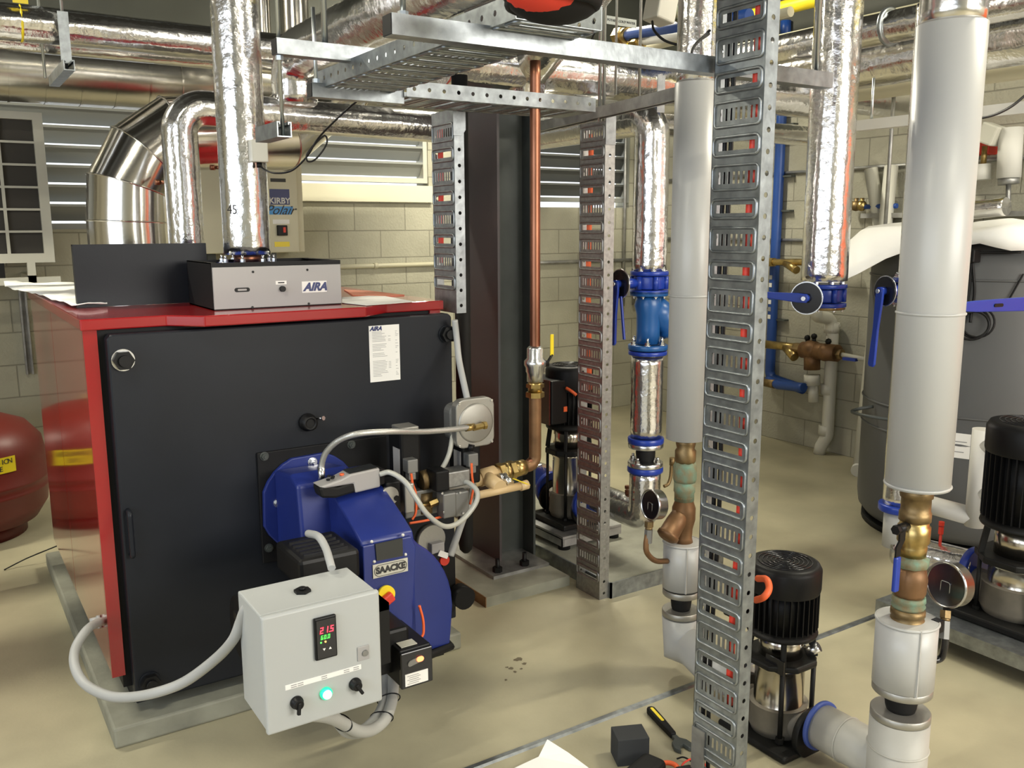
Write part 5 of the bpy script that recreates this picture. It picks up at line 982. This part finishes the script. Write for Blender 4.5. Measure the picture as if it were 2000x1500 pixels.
# cloth over the tank
mb=MB(); na,nr=60,12; vs=[];fs=[]
for i in range(na):
    a=2*PI*i/na; ext=tR*(1.04+.04*math.sin(a*5+1)+.03*math.sin(a*9))
    spike=.33*math.exp(-((a-2.62)/.26)**2); hang=.02+.05*abs(math.sin(a*6.3))
    for j in range(nr+1):
        f_=j/nr; r_=ext*min(f_/.8,1)+ (spike*max(0,f_-.6)/.4 if True else 0); zt_=1.56+.05*noise.noise(V((math.cos(a)*f_*3,math.sin(a)*f_*3,2)))+.03*(1-f_)
        if f_>.75: zt_-=(f_-.75)/.25*(hang+.04)+spike*.62*((f_-.75)/.25)
        vs.append((tc[0]+math.cos(a)*r_,tc[1]+math.sin(a)*r_,zt_))
for i in range(na):
    for j in range(nr): i2=(i+1)%na; fs.append((i*(nr+1)+j,i2*(nr+1)+j,i2*(nr+1)+j+1,i*(nr+1)+j+1))
mb.add(vs,fs,True); O('insulation_cloth',mb,cloth,None,'white insulation cloth draped over the top of the grey tank','cloth',solid=.006)
a=pX(1880,412,4.5);b=pX(1966,403,4.5); O('foil_offcut',MB().tube([a.lerp(b,i/8) for i in range(9)],.045,24,.08,seed=50),foil,None,'foil-wrapped pipe offcut lying on the cloth over the tank','pipe offcut')
# white insulated pipes in front of the tank
tx_=3.75; a=pX(1920,838,tx_);b=pX(1900,1000,tx_)
hw=E('white_pipe_loop',(a.x,a.y,b.z),'white lagged pipes with a mitred corner in front of the grey tank','pipe')
O('vertical_leg',MB().cyl((tx_,a.y,b.z-.06),(tx_,a.y,a.z),.042,seg=28),whitem,hw); O('lower_leg',MB().cyl((tx_,a.y,b.z-.02),(tx_,a.y+.42,b.z-.02),.042,seg=28),whitem,hw)
O('upper_branch',MB().cyl((tx_,a.y,pX(1925,868,tx_).z),(tx_,a.y-.35,pX(1925,868,tx_).z),.04,seg=24),whitem,hw); O('lower_branch',MB().cyl((tx_,a.y,pX(1915,960,tx_).z),(tx_,a.y-.35,pX(1915,960,tx_).z-.02),.036,seg=24),whitem,hw)
# ================================================================ RIGHT WALL SERVICES
wX=XR-.05
def wp_(x,y,o=0): return pX(x,y,wX-o)
a=wp_(1527,215);b=wp_(1506,738)
bp=E('blue_water_pipe',(wX,a.y,b.z),'blue water pipe clipped upright on the right-hand block wall','pipe')
O('tube',MB().tube(fillet([(wX,a.y,a.z+.6),(wX,a.y,b.z),(wX-.05,a.y-.35,b.z-.03)],.06,.05),.036,18),bluepipe,bp)
for y in(245,345,412,625): p=wp_(1520,y); O('pipe_clip',MB().bx((wX+.0,a.y-.11,p.z-.006),(XR-.001,a.y+.04,p.z+.006)),steeld,bp)
for i,y in enumerate((540,555,572,588,602,617)): p=wp_(1510,y); O('marker_band',MB().bx((wX-.038,a.y-.012,p.z-.02),(wX-.034,a.y+.012,p.z+.01)),paper if i%2 else inkg,bp)
bt=E('blue_pipe_end',tuple(wp_(1575,765)),'blue pipe stub pointing out from the wall below the brass valves','pipe'); O('tube',MB().tube(fillet([wp_(1500,742,.1),wp_(1520,752,.15),wp_(1570,757,.2)],.05,.03),.032,16),bluepipe,bt); O('brass_end',MB().cyl(wp_(1490,745,.1),wp_(1515,750,.14),.034,seg=14),brassd,bt)
bl=E('brass_strainer',tuple(wp_(1540,520,.1)),'brass Y-strainer and tap line high on the right wall','strainer')
O('tube',MB().tube([wp_(1490,512,.08),wp_(1515,512,.08),wp_(1560,512,.08),wp_(1600,514,.08),wp_(1650,513,.08)],.024,12),brass,bl); O('leg',MB().cyl(wp_(1535,514,.08),wp_(1556,528,.12),.028,seg=14),brass,bl); O('hex',MB().hexn(wp_(1500,512,.08),wp_(1512,512,.08),.034).hexn(wp_(1640,513,.08),wp_(1652,513,.08),.034),brass,bl); O('blue_tap',MB().bar(wp_(1656,513,.12),wp_(1680,515,.12),.04,.04),bluev,bl,bevel=.006)
bf=E('backflow_valve',tuple(wp_(1595,725,.12)),'bronze backflow preventer with three test cocks on the right wall','valve')
O('body',MB().cyl(wp_(1568,683,.12),wp_(1636,690,.12),.058,seg=20).sphere(wp_(1585,683,.12),.075,16,(1,1,.9)).sphere(wp_(1612,688,.12),.062,16),bronze,bf)
O('drop_leg',MB().cyl(wp_(1586,690,.12),wp_(1586,722,.12),.055,seg=18),bronze,bf)
for x,y in((1577,660),(1590,657),(1618,667)): O('test_cock',MB().cyl(wp_(x,y+18,.12),wp_(x,y,.12),.014,seg=8).sphere(wp_(x,y,.12),.022,8),blackp,bf)
O('inlet_pipe',MB().tube([wp_(1490,672,.12),wp_(1530,676,.12),wp_(1560,680,.12)],.03,12),brass,bf); O('strainer_leg',MB().cyl(wp_(1535,678,.12),wp_(1552,698,.16),.032,seg=14),brass,bf); O('union',MB().hexn(wp_(1553,680,.12),wp_(1566,682,.12),.044).hexn(wp_(1632,691,.12),wp_(1645,692,.12),.036),brassd,bf)
O('outlet_pipe',MB().cyl(wp_(1640,692,.12),wp_(1702,704,.12),.016,seg=10),creamw,bf); O('blue_tap',MB().bar(wp_(1648,700,.14),wp_(1673,703,.14),.03,.02),bluev,bf)
pv=E('drain_pipe',tuple(wp_(1600,880,.05)),'cream PVC drain pipe with swan-neck running down to the floor','drain pipe')
O('tube',MB().tube(fillet([wp_(1592,602,.25),wp_(1596,618,.2),wp_(1622,622,.05),wp_(1626,655,.03),wp_(1616,850,.03),wp_(1603,872,.05),wp_(1600,886,.05)],.06,.04),.042,18),pvc,pv)
for x,y in((1625,640),(1618,760),(1613,840)): p=wp_(x,y,.03); O('socket',MB().cyl(p-V((0,0,.035)),p+V((0,0,.035)),.05,seg=18),pvc,pv)
O('clip',MB().bx(tuple(wp_(1628,638,.03)),tuple(wp_(1643,634,.0))),pvc,pv)
td=E('tundish',tuple(wp_(1588,785,.12)),'short cream PVC tundish under the bronze backflow preventer','drain funnel'); O('cup',MB().cyl(wp_(1586,752,.12),wp_(1586,732,.12),.055,seg=20),pvc,td); O('spigot',MB().cyl(wp_(1589,785,.12),wp_(1588,750,.12),.035,seg=16),pvc,td)
for (x0,y0,x1,y1,lb) in((1741,324,1678,922,'white PVC length leaning on the wall left of the tank'),(1701,330,1790,900,'white PVC length leaning behind the tank, with a slot cut in its top')):
    a=wp_(x0,y0,.02); b=pX(x1,y1,wX); b=pZ(x1,y1,.02) if x1<1700 else b
    O('pvc_length',MB().cyl(b,a,.042,seg=18),pvc,None,lb,'pvc pipe')
O('pvc_offcut',MB().cyl(pZ(1674,920,.04),pZ(1692,895,.04)+V((0,0,.05)),.04,seg=18),pvc,None,'short white PVC offcut on the floor at the tank foot','pvc pipe')
for i,(y0,lb) in enumerate(((330,'upper galvanised conduit level along the right wall behind the leaning pipes'),(470,'thin conduit level along the right wall above the brass line'))):
    z_=wp_(1640,y0).z; O('wall_conduit',MB().cyl((XR-.015,.9,z_),(XR-.015,YB-.05,z_),.012,seg=8),galvd,None,lb,'conduit')
z_=wp_(1700,420).z; ws=E('wall_shelf_rail',(XR-.08,3.2,z_),'dark wall rail carrying small brass valves above the cloth','wall rail'); O('rail',MB().bx((XR-.12,1.4,z_-.02),(XR-.001,3.75,z_+.01)),galvd,ws)
for i,(x,c) in enumerate(((1660,brass),(1672,brassd),(1683,brass))): p=pX(x,402,XR-.09); O('brass_valve',MB().sphere(p,.035,12).cyl(p,p+V((0,0,.05)),.014,seg=8),c,ws)
O('blue_tube',MB().cyl(pX(1686,404,XR-.09),pX(1752,402,XR-.09),.016,seg=8),bluepipe,ws)
# corner conduits on the back wall
z_=pY(1150,510,YB).z; O('wall_conduit',MB().cyl((3.6,YB-.02,z_),(XR-.06,YB-.02,z_),.016,seg=10),galvd,None,'grey conduit level along the back wall, right of the steel column','conduit')
for x,lb in((5.08,'left of two upright conduits in the far room corner'),(5.20,'right of two upright conduits in the far room corner')): O('corner_conduit',MB().cyl((x,YB-.02,.9),(x,YB-.02,2.9),.015,seg=10),galvd,None,lb,'conduit')
# high right: gauge cluster and stubs over the tank
cl=E('gauge_cluster',tuple(wp_(1920,350,.1)),'red gauge, cream actuator and lagged stubs over the tank, upper right','gauge')
p=wp_(1907,262,.1); O('gauge_face',MB().lathe(p,(-1,-.4,0),[(.055,-.02),(.055,.02),(.04,.022),(.001,.02)],24),inst,cl); p=wp_(1922,275,.05); O('red_body',MB().box(p,(.10,.12,.16)),redcab,cl,bevel=.01)
p=wp_(1935,262,.15); O('actuator',MB().box(p,(.09,.10,.11),Matrix.Rotation(.4,3,'X')),creamw,cl,bevel=.01); O('brass_stem',MB().cyl(wp_(1920,325,.1),wp_(1924,285,.1),.016,seg=10),brass,cl); O('lagged_stub',MB().cyl(wp_(1915,352,.1),wp_(1915,322,.1),.055,seg=20),whitem,cl)
ls=E('lagged_stub',tuple(wp_(1972,352,.1)),'white lagged vertical stub with a steel collar, upper right edge','pipe'); O('lagging',MB().cyl(wp_(1970,348,.1),wp_(1975,250,.1),.062,seg=24),whitem,ls); O('collar',MB().cyl(wp_(1970,360,.1),wp_(1970,347,.1),.055,seg=20),galvd,ls); O('rod',MB().cyl(wp_(1968,420,.1),wp_(1970,358,.1),.014,seg=8),galvd,ls)
z_=wp_(1950,358,.15).z; O('wall_channel',MB().strut((XR-.16,.9,z_),(XR-.16,2.3,z_),.041,.041),galvd,None,'dull channel under the lagged stubs at the upper right edge','steel channel')
for y0 in(385,398): z_=wp_(1950,y0).z; O('wall_conduit',MB().cyl((XR-.02,.6,z_),(XR-.02,2.6,z_),.015,seg=8),galvd,None,'%s of two conduits level on the wall above the tank cloth'%('upper' if y0==385 else 'lower'),'conduit')
# ================================================================ OVERHEAD PIPES (right half)
def along(name,label,axis,a,b,fix,r,lo,hi,mat=None,seed=0,wr=.045,dz=0,cat='pipe'):
    # a pipe level along X or Y; `fix` is its other coordinate; height from the sight line through a
    p=(pY if axis=='x' else pX)(*a,fix); q=(pY if axis=='x' else pX)(*b,fix); z=(p.z+q.z)/2+dz
    pts=[(lo,fix,z),(hi,fix,z)] if axis=='x' else [(fix,lo,z),(fix,hi,z)]
    return foilpipe(name,label,pts,r,mat,seed=seed,wr=wr,cat=cat)
along('foil_crossing_pipe','large foil pipe crossing under the roof behind the cross tray','x',(1000,140),(1260,155),3.22,.090,pY(835,120,3.35).x,pY(1330,160,3.35).x+.9,seed=61,wr=.07)
dA=pY(1035,130,3.2);dB=pY(1125,10,2.7)
foilpipe('foil_dropper','foil dropper slanting down to the copper pipe connection, top centre',[dB+(dB-dA)*.6,dB,dA,dA+V((-.0,.05,-.10))],.085,rad=.1,seed=62,wr=.07)
along('foil_crossing_pipe','pale foil pipe behind the middle foil riser under the channel','x',(1200,238),(1320,245),3.9,.062,pY(1180,236,3.9).x,XR-.3,seed=63)
along('foil_overhead_pipe','thick bright foil pipe running overhead behind the right risers','y',(1720,115),(1950,85),4.0,.115,.4,5.6,seed=64,wr=.06)
along('foil_overhead_pipe','thinner cream-coloured pipe just below the thick overhead foil pipe','y',(1720,178),(1950,130),4.25,.055,.4,5.6,mat=cream,seed=65,wr=0)
along('foil_overhead_pipe','foil pipe crossing left to right near the roof over the grey tank','x',(1700,208),(1950,205),3.45,.10,pY(1520,190,3.45).x,XR-.02,seed=66,wr=.05)
along('foil_overhead_pipe','upper bright foil pipe close to the roof, right of the thick foil riser','y',(1700,60),(1780,45),3.75,.07,.4,5.6,seed=67)
along('cream_pipe','upper of two cream pipes seen between the tall tray and foil riser','y',(1545,80),(1572,72),4.6,.05,1.2,5.9,mat=cream,wr=0,cat='pipe')
along('cream_pipe','lower of two cream pipes seen between the tall tray and foil riser','y',(1545,103),(1572,98),4.5,.028,1.2,5.9,mat=cream,wr=0,cat='pipe')
along('yellow_pipe','yellow-painted pipe near the roof between the tall tray and the thick foil riser','y',(1515,20),(1565,6),4.9,.045,.4,5.9,mat=yellow,wr=0)
# blue water pipes with brass fittings
for i,(a,b,r,lb) in enumerate((((1205,72),(1330,52),.030,'upper blue water pipe with brass union, top centre-right'),((1290,48),(1330,32),.022,'thin blue pipe above the brass unions, top centre-right'),((1235,84),(1330,70),.020,'pale lower pipe with small brass union, top centre-right'))):
    p=pX(*a,3.1);q=pX(*b,3.1); q=p+(q-p).normalized()*.9; t=E('blue_water_pipe' if i<2 else 'pale_water_pipe',tuple(p),lb,'pipe'); O('tube',MB().cyl(p+(q-p)*.08,q,r,seg=16),bluepipe if i<2 else whitem,t)
    if i!=1: d=(q-p).normalized(); O('brass_union',MB().hexn(p,p+d*.05,r*1.5).cyl(p+d*.05,p+d*.09,r*1.25),brass,t)
O('cream_pipe',MB().cyl(pX(1268,92,3.2),pX(1268,92,3.2)+V((0,-.9,.0)),.022,seg=12),cream,None,'cream pipe with a clamp end beside the tall tray, near the roof','pipe')
ab=E('valve_actuator',tuple(pY(1292,30,2.5)),'cream valve actuator with black cable at the top, left of the tall tray','actuator'); p=pY(1290,18,2.5); O('case',MB().box(p,(.085,.08,.09),Matrix.Rotation(.2,3,'Y')),creamw,ab,bevel=.006); O('valve_end',MB().cyl(pY(1308,18,2.5),pY(1325,26,2.5),.022,seg=14).cyl(pY(1325,26,2.5),pY(1342,36,2.5),.028,seg=14),verd,ab)
cable('black_cable','black cable drooping from the cream actuator to the tall tray',[pY(1274,42,2.5),pY(1278,60,2.45),pY(1300,80,2.4),pY(1335,88,2.35),pY(1365,78,2.2),pY(1386,60,2.0)],.0045,blackp)
cable('black_cable','black cable from the tall tray hooking down over the channel',[pY(1385,66,2.0),pY(1365,80,1.95),pY(1353,95,1.9),pY(1350,107,1.85)],.0045,blackp)
cable('black_cable','black cable looping beside the threaded rods at top centre',[pY(1176,-5,2.6),pY(1172,20,2.6),pY(1165,45,2.6),pY(1162,62,2.6),pY(1155,80,2.55)],.004,blackp)
cable('black_cable','black cable curving behind the foil dropper, top centre',[pY(1128,20,2.58),pY(1145,26,2.58),pY(1158,40,2.58),pY(1163,58,2.58)],.004,blackp)
cable('black_cable','black cable sagging in from the right edge behind the nearest riser',[pY(1860,240,1.8),pY(1900,233,1.75),pY(1940,225,1.72),pY(1975,208,1.7),pY(2005,184,1.68)],.0045,blackp)
for i,(x,w_) in enumerate(((1173,.007),(1181,.007),(1251,.006),(1204,.005))):
    p=pY(x,60,2.9); O('threaded_rod',MB().cyl((p.x,2.9,1.99 if i<2 else 2.1),(p.x,2.9,ZC),w_,seg=8),wire,None,['left of two close threaded rods hanging at top centre','right of two close threaded rods hanging at top centre','thin threaded rod right of the pipe label, top centre-right','thin threaded rod behind the pipe label, top centre-right'][i],'threaded rod')
a=pY(1183,36,3.0);b=pY(1243,48,3.0); st=E('pipe_marker',tuple(a.lerp(b,.5)-V((0,0,.02))),'white strip lettered POTABLE COLD WATER, top centre','pipe label'); 
O('strip',MB().bx((a.x,3.0,b.z-.014),(b.x,3.004,b.z+.018)),M('marker_grey',(.35,.37,.34),.5),st); text('lettering','POTABLE COLD WATER',((a.x+b.x)/2,2.999,b.z+.002),X1,Z1,.0135,ink,st)
rh=E('strap_channel',tuple(pX(1288,160,2.9)),'short bright hanger plate beside the bearer channel','bracket'); p=pY(1292,160,2.55); O('plate',MB().bx((p.x-.018,2.55,1.99),(p.x+.018,2.554,2.12)),galv,rh)
wc=pX(1678,255,3.6);wd_=pX(1770,238,3.6); wch=E('white_channel',tuple(wc),'white-painted channel on a rod, left of the nearest white riser','steel channel'); O('channel',MB().strut((3.6,wc.y,wc.z+.02),(3.6,.9,wc.z+.02),.041,.045),whitem,wch); O('rod',MB().cyl((3.6,wc.y-.06,wc.z+.02),(3.6,wc.y-.06,wc.z+.22),.006,seg=8),wire,wch)
p=pX(1742,245,4.3); O('wall_rod',MB().cyl((4.3,p.y,pX(1740,330,4.3).z-.3),(4.3,p.y,p.z+.3),.010,seg=8),galvd,None,'thin steel rod hanging behind the white-painted channel','threaded rod')
tray('cable_tray','perforated overhead tray at the top right corner',(3.55,.3,pX(1960,25,3.55).z),Y1,X1,Z1,1.6,.3,.05,20,.0762,.052,galvd,rim=False)
O('clamp_strap',MB().torus((3.75,pX(1738,40,3.75).y,pX(1700,60,3.75).z),Y1,.075,.012,28,6),galv,None,'broad metal pipe strap on the upper bright foil pipe, top right','pipe strap')
# red and black bundle on the tray
bb=pX(1065,8,1.45); rb=E('cable_bundle',(1.35,bb.y,2.03),'rolled red and black sheathed cable hanging past the end of the overhead tray','cable bundle')
bc_=pY(1080,-14,1.42)
O('black_roll',MB().sphere(bc_,.088,24,(1.15,.9,.62)),blackr,rb); O('red_roll',MB().sphere(bc_+V((-.022,-.010,.003)),.085,24,(1.0,.9,.60)),redcab,rb); O('hanging_loop',MB().torus(bc_+V((0,0,-.02)),Z1,.080,.010,28,8),blackr,rb)
# ================================================================ FLOOR ITEMS IN THE FOREGROUND
zc=.085; c4=[pZ(x,y,zc) for x,y in((1193,1420),(1252,1412),(1269,1441),(1207,1447))]
u_=(c4[2]-c4[3]).normalized(); s_=(c4[0]-c4[3]).normalized(); s_=(s_-u_*s_.dot(u_)).normalized(); wl=(c4[2]-c4[3]).length; dl=((c4[0]-c4[3]).dot(s_)+(c4[1]-c4[2]).dot(s_))/2
foam=M('black_foam',(.03,.032,.034),.9,bump=(200,.3,.002))
O('foam_block',MB().prism([(0,0),(wl,0),(wl,dl),(0,dl)],V((c4[3].x,c4[3].y,.0)),u_,s_,(0,0,zc)),foam,None,'dark grey foam cube on the floor left of the tall tray','foam block',bevel=.002)
q0=pZ(1235,1500,.02); O('black_pouch',MB().box((q0.x-.0,q0.y-.05,.03),(.14,.08,.055),Matrix.Rotation(.3,3,'Z')),blackr,None,'black soft pouch at the bottom edge in front of the foam cube','pouch',bevel=.02,bseg=4)
wr=E('adjustable_wrench',tuple(pZ(1300,1420,0)),'adjustable wrench with black and yellow grip lying on the floor','wrench')
a=pZ(1268,1384,.012);b=pZ(1316,1437,.012);c=pZ(1340,1462,.010)
d=(b-a).normalized(); s_=Z1.cross(d)
O('grip',MB().prism([(0,-.008),(.01,-.015),((b-a).length*.5,-.014),((b-a).length,-.010),((b-a).length,.010),((b-a).length*.5,.014),(.01,.015),(0,.008)],a-V((0,0,.011)),d,s_,(0,0,.022)),blackr,wr,bevel=.006)
O('grip_inlay',MB().prism(stadium((b-a).length*.5,.010),a+d*(b-a).length*.33+V((0,0,.0105)),d,s_,(0,0,.0015)),yellow,wr)
O('jaw_head',MB().prism([(0,-.008),(.02,-.009),(.035,-.026),(.062,-.032),(.085,-.020),(.060,-.012),(.052,.004),(.075,.010),(.088,.022),(.06,.032),(.035,.026),(.018,.010),(0,.008)],b-V((0,0,.010)),d,s_,(0,0,.014)),steeld,wr,bevel=.002)
cm=E('clamp_meter',tuple(pZ(1310,1500,0)),'orange clamp meter at the bottom edge left of the tall tray','clamp meter'); p=pZ(1306,1500,.02); O('jaw_ring',MB().torus(p,(0,0,1),.026,.0075,28,10),orange,cm); O('meter_body',MB().box(p+V((.015,-.07,-.0)),(.05,.09,.03),Matrix.Rotation(-.3,3,'Z')),blackp,cm,bevel=.006)
cable('test_lead','red test lead looping on the floor at the tray foot',[pZ(1330,1500,.01),pZ(1336,1490,.02),pZ(1352,1482,.03),pZ(1370,1486,.02),pZ(1382,1500,.01)],.0028,redcab,cat='test lead')
cable('test_lead','black test lead looping on the floor beside the orange clamp meter',[pZ(1322,1482,.01),pZ(1335,1479,.02),pZ(1350,1487,.02),pZ(1362,1500,.01)],.0025,blackp,cat='test lead')
sheetP=[pZ(1069,1444,.05),pZ(1052,1478,.015),pZ(1005,1500,.008),pZ(960,1540,.006),pZ(1190,1540,.006),pZ(1150,1500,.012),pZ(1110,1470,.03)]
ps=O('paper_sheet',MB().add([tuple(p) for p in sheetP],[(0,1,6),(1,5,6),(1,2,5),(2,4,5),(2,3,4)],False),paper,None,'white printed drawing sheet with a lifted corner on the floor at the bottom edge','paper',solid=.0006)
for i in range(3): q_=pZ(1075+18*i,1472+12*i,.03); 
mb=MB(); rr=random.Random(5)
c0=pZ(1001,1300,.0008)
for x,y,s in((1012,1288,.02),(1024,1296,.012),(998,1305,.014),(1006,1312,.010),(990,1303,.009),(988,1328,.008),(1018,1306,.008)):
    p=pZ(x,y,.0006); n=11; mb.add([tuple(p+V((math.cos(2*PI*i/n)*s*rr.uniform(.5,1.1),math.sin(2*PI*i/n)*s*rr.uniform(.3,.9),0))) for i in range(n)],[tuple(range(n))])
O('oil_stain',mb,stainm,None,'dark oil spots on the floor in the middle of the picture','stain')
